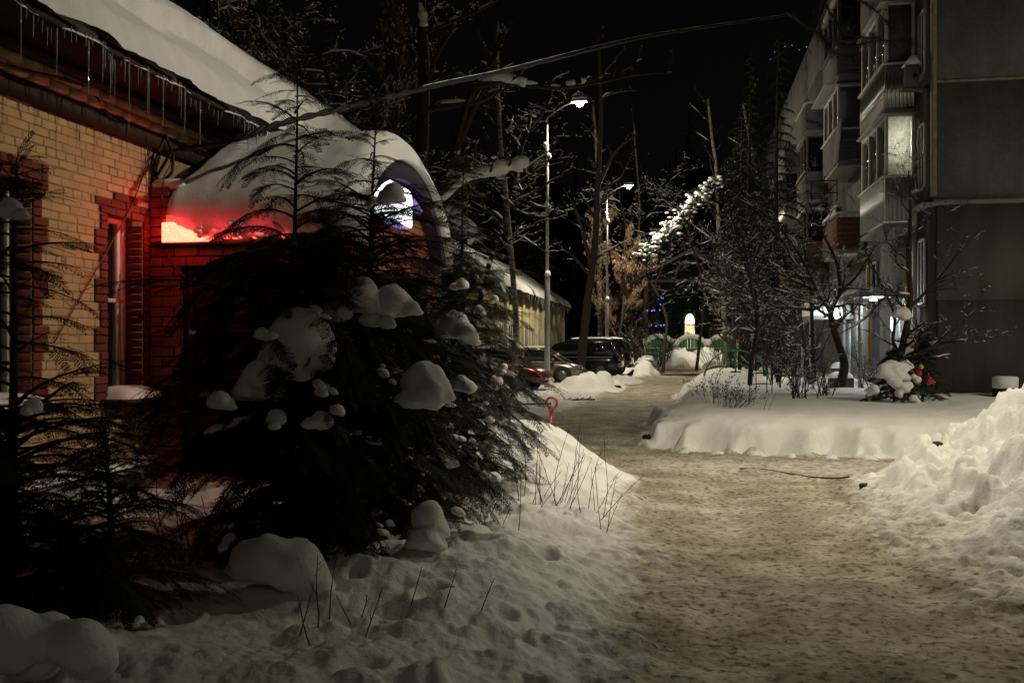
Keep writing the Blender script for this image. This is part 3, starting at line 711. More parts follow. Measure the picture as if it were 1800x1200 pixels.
# ------------------------------------------------------------------ cables on and off the building
def spline(pts, n=12):
    p = np.array(pts, float); p = np.vstack([2*p[0]-p[1], p, 2*p[-1]-p[-2]]); out = []
    for i in range(1, len(p)-2):
        t = np.linspace(0, 1, n, endpoint=False)[:, None]; a, b, c, d = p[i-1], p[i], p[i+1], p[i+2]
        out.append(.5*((2*b)+(-a+c)*t+(2*a-5*b+4*c-d)*t*t+(-a+3*b-3*c+d)*t**3))
    return np.vstack(out+[p[-2:-1]])
def wallp(u, v, off=.03):
    th = YAW-math.atan((u-900)/FPX); y = -(WX+off)/math.tan(th); D = -math.sin(YAW)*(WX+off)+math.cos(YAW)*y
    return (WX+off, y, CAMH+(609-v)/FPX*D)
def cable(name, pts, r, m, label, n=12, cat='cable'):
    mb = MB(); mb.tube(spline(pts, n), r, 6); return tag(mb.build(name, m, None, True), label, cat)
cable('conduit', [wallp(-60, 95, .14), wallp(0, 113, .14), wallp(60, 128, .14), wallp(120, 142, .14), wallp(160, 160, .1), wallp(180, 190, .08), wallp(205, 210, .06), wallp(245, 198, .06), wallp(275, 215, .06), wallp(298, 255, .1), wallp(302, 285, .16)], .016, M['cable'], 'wavy dark cable running along the cornice of the yellow building')
cable('wire', [wallp(302, 285, .2), (-5.12, 8.93, 3.25), (-5.135, 8.925, 2.85), (-5.11, 8.92, 2.62), (-5.0, 8.92, 2.42), (-4.87, 8.92, 2.28)], .007, M['red_pipe'], 'thin loose wire dangling in front of the red brick pier')
cable('wire', [wallp(265, 262, .03), wallp(236, 350, .02), wallp(180, 455, .03), wallp(95, 602, .03)], .006, M['red_pipe'], 'thin brown wire slanting down the yellow wall between the windows')
cable('wire', [wallp(254, 225), wallp(260, 270), wallp(262, 300, .03), wallp(262, 330, .03)], .006, M['red_pipe'], 'short wire hanging on the wall above the narrow window')
br = thing('cable_bracket', wallp(285, 300, 0), 'black bent bracket holding the overhead cable at the building corner', 'bracket')
for pts in ([wallp(270, 320), wallp(276, 275), wallp(292, 266, .2), wallp(322, 262, .35)], [wallp(272, 315), wallp(300, 270, .2)], [wallp(270, 322), wallp(300, 306, .2), wallp(305, 270, .2)], [wallp(280, 330), wallp(276, 276, .05), wallp(330, 160, .1)]):
    mb = MB(); mb.tube(spline(pts, 8), .016, 6); mb.build('rod', M['cable'], br, True)
e0 = wallp(318, 262, .35)
cp = [e0, P(400, 248, 9.3), P(500, 215, 9.6), P(640, 182, 10.6), P(760, 152, 12), P(900, 122, 14), P(1070, 79, 17), P(1180, 57, 20), P(1400, 25, 26)]
oc = thing('overhead_cable', e0, 'thick snow-dusted overhead cable swung from the building corner across the lane', 'cable')
sp_ = spline(cp, 16)
mb = MB(); tt = np.arange(len(sp_))*.9
for ph in (0, math.pi): mb.tube(sp_+.017*np.stack([np.cos(tt+ph), 0*tt, np.sin(tt+ph)], -1), .021, 6)
mb.build('twisted_cores', M['cable'], oc, True)
mb = MB(); mb.tube(sp_[62:]+np.array([0, 0, .034]), .008, 6, sq=.6); mb.build('snow_line', M['old_snow'], oc, True)
# ------------------------------------------------------------------ grey panel apartment block on the right
FX, FY = 5.94, 24.4
ab = thing('apartment_block', (14, 50, 0), 'grey concrete panel apartment block with stacked balconies and one lit glazed balcony', 'apartment block')
def panel_mat(name, c, tiles, streak):
    m = bpy.data.materials.new(name); m.use_nodes = True; nt = m.node_tree; N = nt.nodes; L = nt.links; b = N['Principled BSDF']; b.inputs['Roughness'].default_value = .85
    b.inputs['Specular IOR Level'].default_value = .25
    g = N.new('ShaderNodeNewGeometry')
    mp = N.new('ShaderNodeMapping'); mp.inputs['Scale'].default_value = (1, 1, .12 if streak else .6); L.new(g.outputs['Position'], mp.inputs[0])
    n = N.new('ShaderNodeTexNoise'); n.inputs['Scale'].default_value = 1.8 if streak else 1.2; n.inputs['Detail'].default_value = 6; L.new(mp.outputs[0], n.inputs['Vector'])
    r = N.new('ShaderNodeValToRGB'); e = r.color_ramp.elements; e[0].position = .32; e[1].position = .66; e[0].color = (*[x*.62 for x in c], 1); e[1].color = (*c, 1); L.new(n.outputs['Fac'], r.inputs[0]); out = r.outputs[0]
    n2 = N.new('ShaderNodeTexNoise'); n2.inputs['Scale'].default_value = 9; n2.inputs['Detail'].default_value = 6; L.new(g.outputs['Position'], n2.inputs['Vector'])
    mx = N.new('ShaderNodeMix'); mx.data_type = 'RGBA'; mx.blend_type = 'MULTIPLY'; mx.inputs[0].default_value = .35; L.new(out, mx.inputs[6]); L.new(n2.outputs['Color'], mx.inputs[7]); out = mx.outputs[2]
    if tiles:
        sx = N.new('ShaderNodeSeparateXYZ'); L.new(g.outputs['Position'], sx.inputs[0])
        ad = N.new('ShaderNodeMath'); ad.operation = 'ADD'; L.new(sx.outputs[0], ad.inputs[0]); L.new(sx.outputs[1], ad.inputs[1])
        cb = N.new('ShaderNodeCombineXYZ'); L.new(ad.outputs[0], cb.inputs[0]); L.new(sx.outputs[2], cb.inputs[1])
        bk = N.new('ShaderNodeTexBrick'); bk.offset = 0; bk.inputs['Scale'].default_value = 1; bk.inputs['Brick Width'].default_value = .05; bk.inputs['Row Height'].default_value = .05; bk.inputs['Mortar Size'].default_value = .006
        bk.inputs['Color1'].default_value = (1, 1, 1, 1); bk.inputs['Color2'].default_value = (.80, .80, .80, 1); bk.inputs['Mortar'].default_value = (.55, .55, .55, 1); L.new(cb.outputs[0], bk.inputs['Vector'])
        m2 = N.new('ShaderNodeMix'); m2.data_type = 'RGBA'; m2.blend_type = 'MULTIPLY'; m2.inputs[0].default_value = 1; L.new(out, m2.inputs[6]); L.new(bk.outputs['Color'], m2.inputs[7]); out = m2.outputs[2]
        bp = N.new('ShaderNodeBump'); bp.inputs['Distance'].default_value = .004; L.new(bk.outputs['Fac'], bp.inputs['Height']); bp.invert = True; L.new(bp.outputs[0], b.inputs['Normal'])
        b.inputs['Roughness'].default_value = .45
    L.new(out, b.inputs['Base Color']); return m
M['panel_tile'] = panel_mat('mosaic_panel', (.27, .27, .26), True, False)
M['socle'] = panel_mat('stained_render', (.24, .225, .205), False, True)
M['socle_dark'] = panel_mat('dark_render', (.135, .13, .125), False, True)
M['edge'] = mat('panel_joint_mortar', (.36, .31, .25), .9, .4, 6, .004, 30)
M['facade'] = panel_mat('facade_render', (.20, .195, .185), False, True)
M['sheet'] = mat('profiled_sheet', (.50, .52, .51), .35, .15, 6, metal=.45, spec=.5)
M['sheet_dark'] = mat('profiled_sheet_bright', (.62, .63, .62), .2, .1, 6, metal=.85, spec=.5)
M['board'] = mat('grey_board', (.14, .14, .135), .8, .2, 5, stretch=(1, 1, .3))
M['wood'] = mat('old_wood', (.16, .10, .06), .85, .35, 8, stretch=(.4, .4, 3))
M['wood_orange'] = mat('ochre_wood', (.17, .08, .035), .8, .35, 8)
M['lining'] = mat('white_lining', (.75, .74, .70), .7, .05, 3)
mb = MB(); mb.box((14, 54, 7.5), (15.7, 58.8, 15.8)); core = mb.build('wall', M['joint'], ab)
FL = [5.08, 7.85, 10.62, 13.4, 15.6]
for i in range(4):                                        # end wall panels, gable face
    z0, z1 = FL[i], FL[i+1]
    for xa, xb_ in ((FX-.06, 12.2), (12.2, 18.4), (18.4, 22)):
        mb = MB(); mb.box(((xa+xb_)/2, FY-.04, (z0+z1)/2), (xb_-xa-.02, .36, z1-z0-.075), ch=.02); mb.build('panel', M['panel_tile'], core)
    mb = MB(); mb.box((14, FY-.055, z0), (16.2, .345, .085), ch=.02); mb.build('seam', M['edge'], core)
    for k in range(10):
        ya, yb_ = FY+.16+5.86*k, FY+.16+5.86*(k+1)
        mb = MB(); mb.box((FX-.02, (ya+yb_)/2, (z0+z1)/2), (.3, yb_-ya-.03, z1-z0-.07), ch=.02); mb.build('facade_panel', M['facade'], core)
mb = MB(); mb.box((FX-.085, FY-.1, 10.3), (.09, .30, 10.3), ch=.015); mb.build('corner_strip', M['edge'], core)
mb = MB(); mb.box((14, FY+.06, 3.86), (16.04, .3, 2.32)); mb.build('socle', M['socle'], core)
mb = MB(); mb.box((14, FY+.058, 1.15), (16.04, .3, 3.1)); mb.build('painted_band', M['socle_dark'], core)
mb = MB(); mb.box((14, FY-.04, .30), (16.2, .5, .34), ch=.02); mb.build('base_kerb', M['edge'], core)
mb = MB(); mb.box((14, FY-.10, 5.0), (16.3, .46, .10), ch=.02); mb.box((FX-.10, FY+4, 5.0), (.5, 8, .10), ch=.02); mb.build('ledge', M['concrete'], core)
for k in range(10):
    ya, yb_ = FY+.16+5.86*k, FY+.16+5.86*(k+1)
    mb = MB(); mb.box((FX+.02, (ya+yb_)/2, 2.3), (.3, yb_-ya-.03, 5.3), ch=.02); mb.build('facade_panel', M['facade'], core)
def fwin(y0, y1, z0, z1):
    mb = MB(); mb.box((FX-.172, (y0+y1)/2, (z0+z1)/2), (.02, y1-y0, z1-z0)); w = mb.build('window', M['glass_dark'], ab)
    mb = MB()
    for yy in (y0, (y0+y1)/2, y1): mb.box((FX-.185, yy, (z0+z1)/2), (.05, .06, z1-z0), ch=.008)
    for zz in (z0, z1): mb.box((FX-.186, (y0+y1)/2, zz), (.05, y1-y0-.06, .06), ch=.008)
    mb.build('window_frame', M['white_frame'], w)
    mb = MB(); mb.box((FX-.27, (y0+y1)/2, z0-.06), (.26, y1-y0+.12, .03), ch=.008); mb.build('sill', M['galv'], w)
for z in (2.65, 5.45, 8.2, 10.95):
    fwin(24.72, 25.3, z, z+1.55)
    for y in (30.6, 38.2, 46.5, 54.5): fwin(y, y+1.5, z+.1, z+1.5)
def corrug(p0, p1, z0, z1, n, m, parent, amp=.028):
    """profiled sheet split into its ridges, each ridge a piece"""
    p0, p1 = np.array(p0), np.array(p1); d = p1-p0; Ln = np.linalg.norm(d); d /= Ln; nr = np.array([d[1], -d[0]])
    w = Ln/n; off = [0, .30, .40, .72, .82, 1.0]; dp = [0, 0, 1, 1, 0, 0]
    for i in range(n):
        V = []
        for z in (z0, z1):
            for o, q in zip(off, dp):
                p = p0+d*(i+o)*w+nr*amp*q; V.append((p[0], p[1], z))
        for z in (z0, z1):
            for o, q in zip(off, dp):
                p = p0+d*(i+o)*w+nr*(amp*q-.006); V.append((p[0], p[1], z))
        b = MB(); Q = [(j, j+1, 7+j, 6+j) for j in range(5)]+[(12+j+1, 12+j, 18+j, 19+j) for j in range(5)]+[(j+1, j, 12+j, 13+j) for j in range(5)]+[(6+j, 7+j, 19+j, 18+j) for j in range(5)]
        b.add(V, Q); b.build('sheet', m, parent)
def balcony(y0, y1, z, pr, side, front, top, snow=.0, h=1.06, roof=2.55, wfr=None, overhang=0.0):
    """slab on the facade, parapet of sheets or boards, then glazing, a board screen or nothing"""
    xo, xi = FX-pr, FX-.18
    mb = MB(); mb.box(((xo+xi)/2, (y0+y1)/2, z-.07), (xi-xo, y1-y0, .14), ch=.015); b = mb.build('balcony', M['concrete'], ab)
    wf = wfr or M['white_frame']
    if side in ('sheet', 'bright'):
        m = M['sheet'] if side == 'sheet' else M['sheet_dark']
        corrug((xo-.01, y0-.02), (xi, y0-.02), z+.02, z+h, 8 if side == 'bright' else 7, m, b)
        corrug((xo-.02, y1), (xo-.02, y0), z+.02, z+h, max(6, int((y1-y0)/.17)), m, b)
    else:
        for k in range(6):
            zz = z+.09+k*.172
            mb = MB(); mb.box(((xo+xi)/2, y0-.012, zz), (xi-xo, .024, .165), ch=.004); mb.build('plank', M[side], b)
            mb = MB(); mb.box((xo-.012, (y0+y1)/2, zz), (.024, y1-y0, .165), ch=.004); mb.build('plank', M[side], b)
    mb = MB(); mb.box(((xo+xi)/2-.02, y0-.02, z+h+.03), (xi-xo+.1, .14, .05), ch=.01); mb.box((xo-.02, (y0+y1)/2+.07, z+h+.03), (.14, y1-y0, .05), ch=.01); mb.build('rail', wf, b)
    zt = z+roof
    if top != 'open':
        mb = MB()
        for (xx, yy) in ((xo+.04, y0+.04), (xi-.04, y0+.04), (xo+.04, y1-.04), (xo+.04, (2*y0+y1)/3), (xo+.04, (y0+2*y1)/3)):
            mb.box((xx, yy, (z+h+.05+zt)/2), (.08, .08, zt-z-h-.05), ch=.008)
        mb.box(((xo+xi)/2, y0+.04, zt-.03), (xi-xo-.16, .08, .06)); mb.box((xo+.04, (y0+y1)/2, zt-.03), (.08, y1-y0-.1, .06))
        mb.build('glazing_frame', wf, b)
        pm = {'glass': M['glass_dark'], 'board': M['board'], 'lit': M.get('frost')}[top]
        mb = MB(); mb.box(((xo+xi)/2, y0+.05, (z+h+.055+zt-.06)/2), (xi-xo-.17, .012, zt-.06-z-h-.055)); mb.build('pane', pm, b)
        for k in range(3):
            ya, yb_ = y0+(y1-y0)*k/3+.05, y0+(y1-y0)*(k+1)/3-.04
            mb = MB(); mb.box((xo+.05, (ya+yb_)/2, (z+h+.055+zt-.06)/2), (.012, yb_-ya, zt-.06-z-h-.055)); mb.build('pane', M['glass_dark'] if top != 'board' else M['glass_dark'], b)
        mb = MB(); mb.box(((xo+xi)/2-.05-overhang/2, (y0+y1)/2, zt+.02), (xi-xo+.14+overhang, y1-y0+.1, .04), ch=.008); mb.build('visor', M['galv'], b)
        if snow > 0:
            n = 16; U, T = np.meshgrid(np.linspace(0, 1, n), np.linspace(0, 1, n), indexing='ij')
            hh = snow*np.clip(1-(2*U-1)**6, 0, 1)**.6*np.clip(1-(2*T-1)**6, 0, 1)**.6*(1+.2*fbm(U*4, T*4, 241))
            V = np.stack([xo-.12-overhang+(xi-xo+.12+overhang)*U, y0-.05+(y1-y0+.1)*T, zt+.03+hh], -1).reshape(-1, 3); mb = MB(); mb.grid(V, n, n); mb.build('snow', M['snow'], b, True)
    return b
fm = bpy.data.materials.new('frosted_pane'); fm.use_nodes = True; N = fm.node_tree.nodes; L = fm.node_tree.links; N.remove(N['Principled BSDF'])
tl = N.new('ShaderNodeBsdfTranslucent'); nz = N.new('ShaderNodeTexNoise'); nz.inputs['Scale'].default_value = 14; nz.inputs['Detail'].default_value = 9; g_ = N.new('ShaderNodeNewGeometry'); L.new(g_.outputs['Position'], nz.inputs['Vector'])
rp = N.new('ShaderNodeValToRGB'); rp.color_ramp.elements[0].position = .35; rp.color_ramp.elements[1].position = .62; rp.color_ramp.elements[0].color = (.58, .59, .55, 1); rp.color_ramp.elements[1].color = (.85, .86, .80, 1)
L.new(nz.outputs['Fac'], rp.inputs[0]); L.new(rp.outputs[0], tl.inputs[0]); L.new(tl.outputs[0], N['Material Output'].inputs[0]); M['frost'] = fm
# column nearest the corner: bottom up
lit = balcony(25.7, 29.0, 4.74, .90, 'sheet', 0, 'lit', h=1.12, roof=2.72)
balcony(25.7, 29.0, 7.60, .90, 'bright', 0, 'board', h=1.10, roof=2.68)
balcony(25.7, 29.0, 10.42, .90, 'board', 0, 'glass', h=1.10, roof=2.6)
mb = MB(); mb.box((5.40, 28.9, 6.1), (.7, .04, 2.5)); mb.box((5.40, 27.4, 4.72+2.66), (.68, 3.1, .03)); mb.box((5.75, 27.4, 6.1), (.02, 3.0, 2.5)); mb.build('inner_lining', M['lining'], lit)
pl = bpy.data.lights.new('balcony_bulb', 'POINT'); pl.energy = 260; pl.color = (1, .95, .78); pl.shadow_soft_size = .05
po = bpy.data.objects.new('balcony_bulb', pl); po.location = (5.22, 26.02, 6.72); put(po, lit)
# the next columns along the facade; most frames darkened to put dimness into the colour
balcony(32.6, 35.8, 4.74, 1.0, 'wood_orange', 0, 'open', h=1.15)
balcony(32.6, 35.8, 7.55, 1.0, 'board', 0, 'board', .10, roof=2.5, overhang=.3)
balcony(32.6, 35.8, 10.35, 1.0, 'board', 0, 'glass', wfr=M['board'])
balcony(40.6, 43.8, 4.74, 1.0, 'wood', 0, 'glass', .22, roof=2.3, wfr=M['board'])
balcony(40.6, 43.8, 7.55, 1.0, 'board', 0, 'glass', .15, wfr=M['board'])
balcony(40.6, 43.8, 10.35, 1.0, 'board', 0, 'open')
for y in (49, 57, 66):
    for z, s_, t_ in ((4.74, 'wood', 'open'), (7.55, 'sheet', 'glass'), (10.35, 'board', 'open')): balcony(y, y+3.1, z, 1.0, s_, 0, t_, .12, wfr=M['board'])
# snow on the two open parapets
for (y0, y1, z) in ((32.6, 35.8, 5.98), (40.6, 43.8, 8.70)):
    n = 30; U, T = np.meshgrid(np.linspace(0, 1, n), np.linspace(0, 1, 12), indexing='ij')
    V = np.stack([4.86+.24*T, y0+(y1-y0)*U, z-.04+.16*np.clip(1-(2*T-1)**4, 0, 1)*(1+.5*fbm(U*9, T, 251))], -1).reshape(-1, 3); mb = MB(); mb.grid(V, n, 12, flip=True); mb.build('parapet_snow', M['snow'], ab, True)
# clothes-line frame jutting from the second column
mb = MB()
for zz in (6.55, 6.95): mb.bar((4.92, 32.5, zz), (4.05, 32.5, zz), .03, .03)
mb.bar((4.1, 32.5, 6.95), (4.1, 32.5, 6.3), .03, .03); mb.bar((4.5, 32.5, 7.1), (4.5, 32.5, 6.2), .03, .03); mb.bar((4.9, 32.5, 6.3), (4.9, 32.5, 7.0), .03, .03); mb.build('drying_frame', M['rust'], ab)
# tilted wooden screen between the columns
mb = MB(); Mx = Matrix.Rotation(R(8), 3, 'X')
for k in range(9): mb.box((4.78+.012*k, 31.9, 7.45+.145*k), (.03, 1.2, .135), ch=.004)
mb.build('slatted_screen', M['board'], ab)
# entrances
def canopy(y0, y1, z, pr, snow, lamp, power, lab, group='lamps over the entrances'):
    xo = FX-.17-pr
    mb = MB(); mb.box((FX-.17-pr/2, (y0+y1)/2, z), (pr, y1-y0, .14), ch=.02); c = mb.build('canopy', M['concrete'], ab)
    mb = MB()
    for yy in (y0+.08, y1-.08): mb.box((xo+.1, yy, z/2-.1), (.09, .09, z-.04), ch=.01)
    mb.build('canopy_post', M['galv'], c)
    n = 24; U, T = np.meshgrid(np.linspace(0, 1, n), np.linspace(0, 1, n), indexing='ij')
    hh = snow*np.clip(1-(2*U-1)**8, 0, 1)**.5*np.clip(1-(2*T-1)**8, 0, 1)**.5*(1+.2*fbm(U*3, T*3, 261))
    V = np.stack([xo-.05+pr*U+.03*np.sin(T*9), y0-.05+(y1-y0+.1)*T, z+.04+hh], -1).reshape(-1, 3); mb = MB(); mb.grid(V, n, n); mb.build('canopy_snow', M['snow'], c, True)
    mb = MB(); mb.box((FX-.16, (y0+y1)/2, 1.3), (.06, 1.1, 2.3), ch=.01); d = mb.build('door', M['sheet'], ab)
    mb = MB(); mb.box((FX-.205, (y0+y1)/2-.4, 1.3), (.04, .04, .2), ch=.01); mb.build('handle', M['galv'], d)
    mb = MB(); mb.box((FX-.35, (y0+y1)/2, .3), (.8, 1.8, .5), ch=.02); mb.build('step', M['concrete'], d)
    lx, ly, lz = lamp
    t = thing('entrance_lamp', (lx, ly, lz), lab, 'lamp', group)
    mb = MB(); mb.box((lx, ly, lz+.05), (.22, .12, .05), ch=.01); mb.build('lamp_body', M['galv'], t)
    mb = MB(); mb.box((lx, ly, lz), (.18, .10, .04), ch=.012); mb.build('lens', M['led_white'], t)
    ld = bpy.data.lights.new('lamp_light', 'POINT'); ld.energy = power; ld.color = (.86, .96, 1); ld.shadow_soft_size = .06
    lo = bpy.data.objects.new('lamp_light', ld); lo.location = (lx, ly-.02, lz-.09); put(lo, t)
M['led_white'] = mat('led_lens', (.8, .8, .8), .3, 0, emit=(.86, .97, 1), estr=60)
canopy(26.7, 29.4, 2.98, 1.25, .16, (4.98, 26.9, 2.84), 110, 'cold white lamp glowing under the nearer entrance canopy, behind the bare apple tree')
canopy(34.6, 37.2, 2.62, 1.5, .62, (5.15, 34.0, 2.58), 90, 'cold white lamp glowing by the farther entrance, left of the nearer one')
def pipe_thing(name, runs, r, m, label, cat, cl='clamp'):
    t = thing(name, runs[0][0], label, cat)
    for pts in runs:
        mb = MB(); mb.tube(np.repeat(np.array(pts, float), 1, 0), r, 8); mb.build('pipe', m, t, True)
    for pts in runs[:1]:
        p = np.array(pts[0])*.5+np.array(pts[1])*.5; mb = MB(); mb.box(tuple(p), (r*3.2, r*3.2, .04), ch=.005); mb.build(cl, M['galv'], t)
yg = mat('gas_yellow', (.42, .24, .03), .5, .2, 8)
pipe_thing('gas_pipe', [[(5.72, 26.5, 1.9), (5.72, 26.5, 4.4)], [(5.72, 26.5, 1.9), (5.72, 26.0, 1.9)], [(5.72, 26.0, 1.9), (5.72, 26.0, .4)]], .03, yg, 'yellow gas pipe with an elbow on the wall beside the nearer entrance', 'pipe')
pipe_thing('gas_pipe', [[(5.7, 31.5, .9), (5.7, 31.5, 4.4)], [(5.7, 31.5, 4.4), (5.7, 33.5, 4.4)]], .03, yg, 'straight yellow gas pipe between the two entrances', 'pipe')
pipe_thing('downpipe', [[(5.70, 25.5, .6), (5.70, 25.5, 4.6)], [(5.70, 25.5, 4.6), (5.72, 25.5, 4.95)]], .055, M['white_frame'], 'white downpipe on the facade next to the building corner', 'pipe')
pipe_thing('downpipe', [[(4.62, 26.78, .5), (4.62, 26.78, 2.9)], [(4.62, 26.78, .5), (4.45, 26.7, .35)]], .05, M['galv'], 'shiny steel downpipe under the nearer entrance lamp', 'pipe')
mb = MB(); mb.box((5.55, 25.15, 1.2), (.42, .5, 1.5), ch=.02); bx = tag(mb.build('utility_cabinet', M['lining'], None), 'white metal cabinet against the facade at the building corner', 'cabinet')
mb = MB(); mb.box((5.33, 25.15, 1.2), (.02, .42, 1.36), ch=.005); mb.build('cabinet_door', M['lining'], bx)
mb = MB(); mb.box((5.31, 25.0, 1.25), (.02, .03, .12), ch=.005); mb.build('handle', M['galv'], bx)
# bird feeder on a bracket
c = P(1605, 132, 23.4); bf = thing('bird_feeder', c, 'small wooden bird feeder with a snow cap on a bracket by the corner balcony', 'bird feeder')
x, y, z = c
mb = MB(); mb.box((x+.03, y, z-.36), (.62, .34, .035), ch=.006); mb.build('tray', M['wood'], bf)
mb = MB(); mb.box((x-.04, y, z-.05), (.30, .26, .56), ch=.01); mb.build('box', M['board'], bf)
mb = MB(); mb.lathe([(.06, -.02), (.06, .0), (.0, .002)], (x+.02, y-.132, z-.06), 10, axis='Y'); mb.build('hole', M['dark_metal'], bf)
mb = MB(); mb.prism([(-.24, 0), (.16, 0), (.02, .2), (-.06, .22)], y-.17, y+.17, lambda p, q, e: (x+p, e, z+.23+q)); mb.build('snow_cap', M['snow'], bf)
mb = MB(); mb.bar((x+.35, y, z-.4), (x+.62, y+.3, z-.4), .03, .03); mb.build('bracket', M['rust'], bf)
c = P(1463, 222, 41); x, y, z = c; b2 = thing('birdhouse', c, 'grey birdhouse with a round hole hanging in the dark left of the far balconies', 'birdhouse')
mb = MB(); mb.prism([(-.35, -.3), (.35, -.3), (.35, .2), (0, .42), (-.35, .2)], y-.25, y+.25, lambda p, q, e: (x+p, e, z+q)); mb.build('box', M['sheet'], b2)
mb = MB(); mb.lathe([(.08, -.02), (.08, 0), (0, .001)], (x, y-.255, z+.05), 10, axis='Y'); mb.build('hole', M['dark_metal'], b2)
mb = MB(); mb.bar((x, y, z), (FX-.2, y+.6, z), .05, .05); mb.build('bracket', M['rust'], b2)
# snow-capped concrete post at the end wall
x, y = W(1767, 21.8); g0 = gz(x, y); bp_ = thing('concrete_post', (x, y, g0), 'short dark concrete post wearing a tall cylinder of snow, below the end wall', 'post')
mb = MB(); mb.lathe([(.26, g0-.2), (.26, g0+.16), (.24, g0+.18)], (x, y, 0), 18); mb.build('post', M['dark_metal'], bp_, True)
mb = MB(); mb.lathe([(.25, g0+.175), (.265, g0+.20), (.27, g0+.40), (.255, g0+.43), (.22, g0+.445), (.1, g0+.45)], (x, y, 0), 18); mb.build('snow_cap', M['snow'], bp_, True)
# ------------------------------------------------------------------ second yellow building, green house and fence at the lane end
b2 = thing('long_building', (-11.5, 60, 0), 'far pale yellow building with pilasters and a thick snow lip, behind the lamp post', 'building')
X2 = -9.0; Y0, Y1 = 46, 73.5; E2 = 4.55
M['yellow2'] = mat('pale_yellow_plaster', (.62, .54, .32), .8, .2, 2, .003, 30)
mb = MB(); mb.box((-12.5, (Y0+Y1)/2, 2.1), (7, Y1-Y0, 4.6)); w2 = mb.build('wall', M['yellow2'], b2)
for k in range(11):
    y = Y0+.3+k*2.68
    mb = MB(); mb.box((X2+.07, y, 2.1), (.16, .5, 4.6), ch=.02); mb.build('pilaster', M['yellow2'], w2)
    if k < 10:
        mb = MB(); mb.box((X2+.012, y+1.34, 1.9), (.03, 1.1, 1.7)); wn_ = mb.build('window', M['glass_dark'], b2)
        mb = MB()
        for yy in (y+.79, y+1.34, y+1.89): mb.box((X2+.04, yy, 1.9), (.05, .07, 1.7), ch=.01)
        for zz in (1.05, 2.75): mb.box((X2+.041, y+1.34, zz), (.05, 1.04, .07), ch=.01)
        mb.build('window_frame', M['white_frame'], wn_)
mb = MB(); mb.prism([(-8.45, E2), (-12.5, 7.2), (-16.5, E2), (-16.5, E2-.15), (-8.45, E2-.15)], Y0-.4, Y1+.5, lambda p, q, e: (p, e, q)); r2 = mb.build('roof', M['dark_metal'], b2)
n, m_ = 120, 20; U, T = np.meshgrid(np.linspace(0, 1, n), np.linspace(0, 1, m_), indexing='ij')
th = (.30+.06*fbm(U*16, T*3, 271))*ss(T, -.01, .10)**.5; sn_, cs_ = math.sin(.58), math.cos(.58)
V = np.stack([-8.38-4.2*T+.10*fbm(U*20, T*0, 273)*(1-T)+sn_*th, Y0-.4+(Y1-Y0+.9)*U, E2-.05+2.72*T+cs_*th], -1)
Vb = np.stack([-8.40-4.2*T, Y0-.4+(Y1-Y0+.9)*U, E2-.06+2.72*T], -1)
mb = MB(); mb.grid(V.reshape(-1, 3), n, m_); mb.grid(Vb.reshape(-1, 3), n, m_, flip=True)
mb.grid(np.stack([V[-1], Vb[-1]], 0).reshape(-1, 3), 2, m_, flip=True); mb.grid(np.stack([V[0], Vb[0]], 0).reshape(-1, 3), 2, m_); mb.build('snow_blanket', M['old_snow'], r2, True)
for k in range(40):
    y = random.uniform(52, 73.8); ln = random.uniform(.15, .7)+(.6 if y > 72.5 else 0)
    mb = MB(); mb.tube([(-8.42, y, E2), (-8.42, y, E2-ln*.5), (-8.42, y, E2-ln)], [.035, .02, .003], 5); mb.build('icicle', M['ice'], r2, True)
mb = MB(); mb.lathe([(0, -.02), (.13, 0), (.13, .03), (0, .05)], (X2+.2, 69.5, 3.2), 12, axis='X'); mb.build('round_lamp', M['dark_metal'], b2, True)

# green timber house with an arched lit window
GY = 101.0
def GX(u): return W(u, GY*math.cos(YAW)+0)[0]
gx, gy = W(1213, 100); gh = thing('green_house', (gx, gy+4, 0), 'dark green house with one lit arched window behind the arched fence', 'house')
M['green_wall'] = mat('green_boards', (.028, .06, .042), .7, .3, 3)
SCL = 100/FPX
def gp(u, v, dy=0): a = W(u, 100+dy); return (a[0], a[1], CAMH+(609-v)*SCL)
ax, ay = W(1213, 100); ca, sa_ = math.cos(YAW), math.sin(YAW)
def gl(dx, dd, z): return (ax+ca*dx-sa_*dd, ay+sa_*dx+ca*dd, z)
def gbox(mb, dx, dd, z, w, d, h, ch=0.0): mb.box(gl(dx, dd, z), (w, d, h), rz=YAW, ch=ch)
mb = MB()
gbox(mb, -2.75, 1.2, 4.5, 4.3, 2, 9.4); gbox(mb, 2.75, 1.2, 4.5, 4.3, 2, 9.4); gbox(mb, 0, 1.2, .4, 1.2, 2, 1.2); gbox(mb, 0, 1.2, 7.3, 1.2, 2, 3.8); gbox(mb, 0, 2.0, 3.2, 1.2, .4, 4.4)
gw = mb.build('wall', M['green_wall'], gh)
for k in range(21):
    mb = MB(); gbox(mb, -2.9, .185, .2+k*.44, 3.9, .05, .42, .02); mb.build('plank', M['green_wall'], gw)
    mb = MB(); gbox(mb, 2.9, .185, .2+k*.44, 3.9, .05, .42, .02); mb.build('plank', M['green_wall'], gw)
mb = MB(); gbox(mb, 0, .1, 8.4, 10, .5, .3, .04); gbox(mb, -4.6, .1, 4.6, .5, .45, 9, .04); gbox(mb, 4.6, .1, 4.6, .5, .45, 9, .04); mb.build('cornice', M['pale_plaster'], gh)
mb = MB(); mb.prism([(-5.3, 0), (5.3, 0), (0, 2.6)], 0, 3, lambda p, q, e: gl(p, e, 8.6+q)); mb.build('gable', M['green_wall'], gh)
mb = MB(); t = np.linspace(0, math.pi, 15)
mb.tube([gl(1.5*math.cos(a), -.1, 9.0+1.4*math.sin(a)) for a in t], .14, 6); mb.build('arched_moulding', M['pale_plaster'], gh)
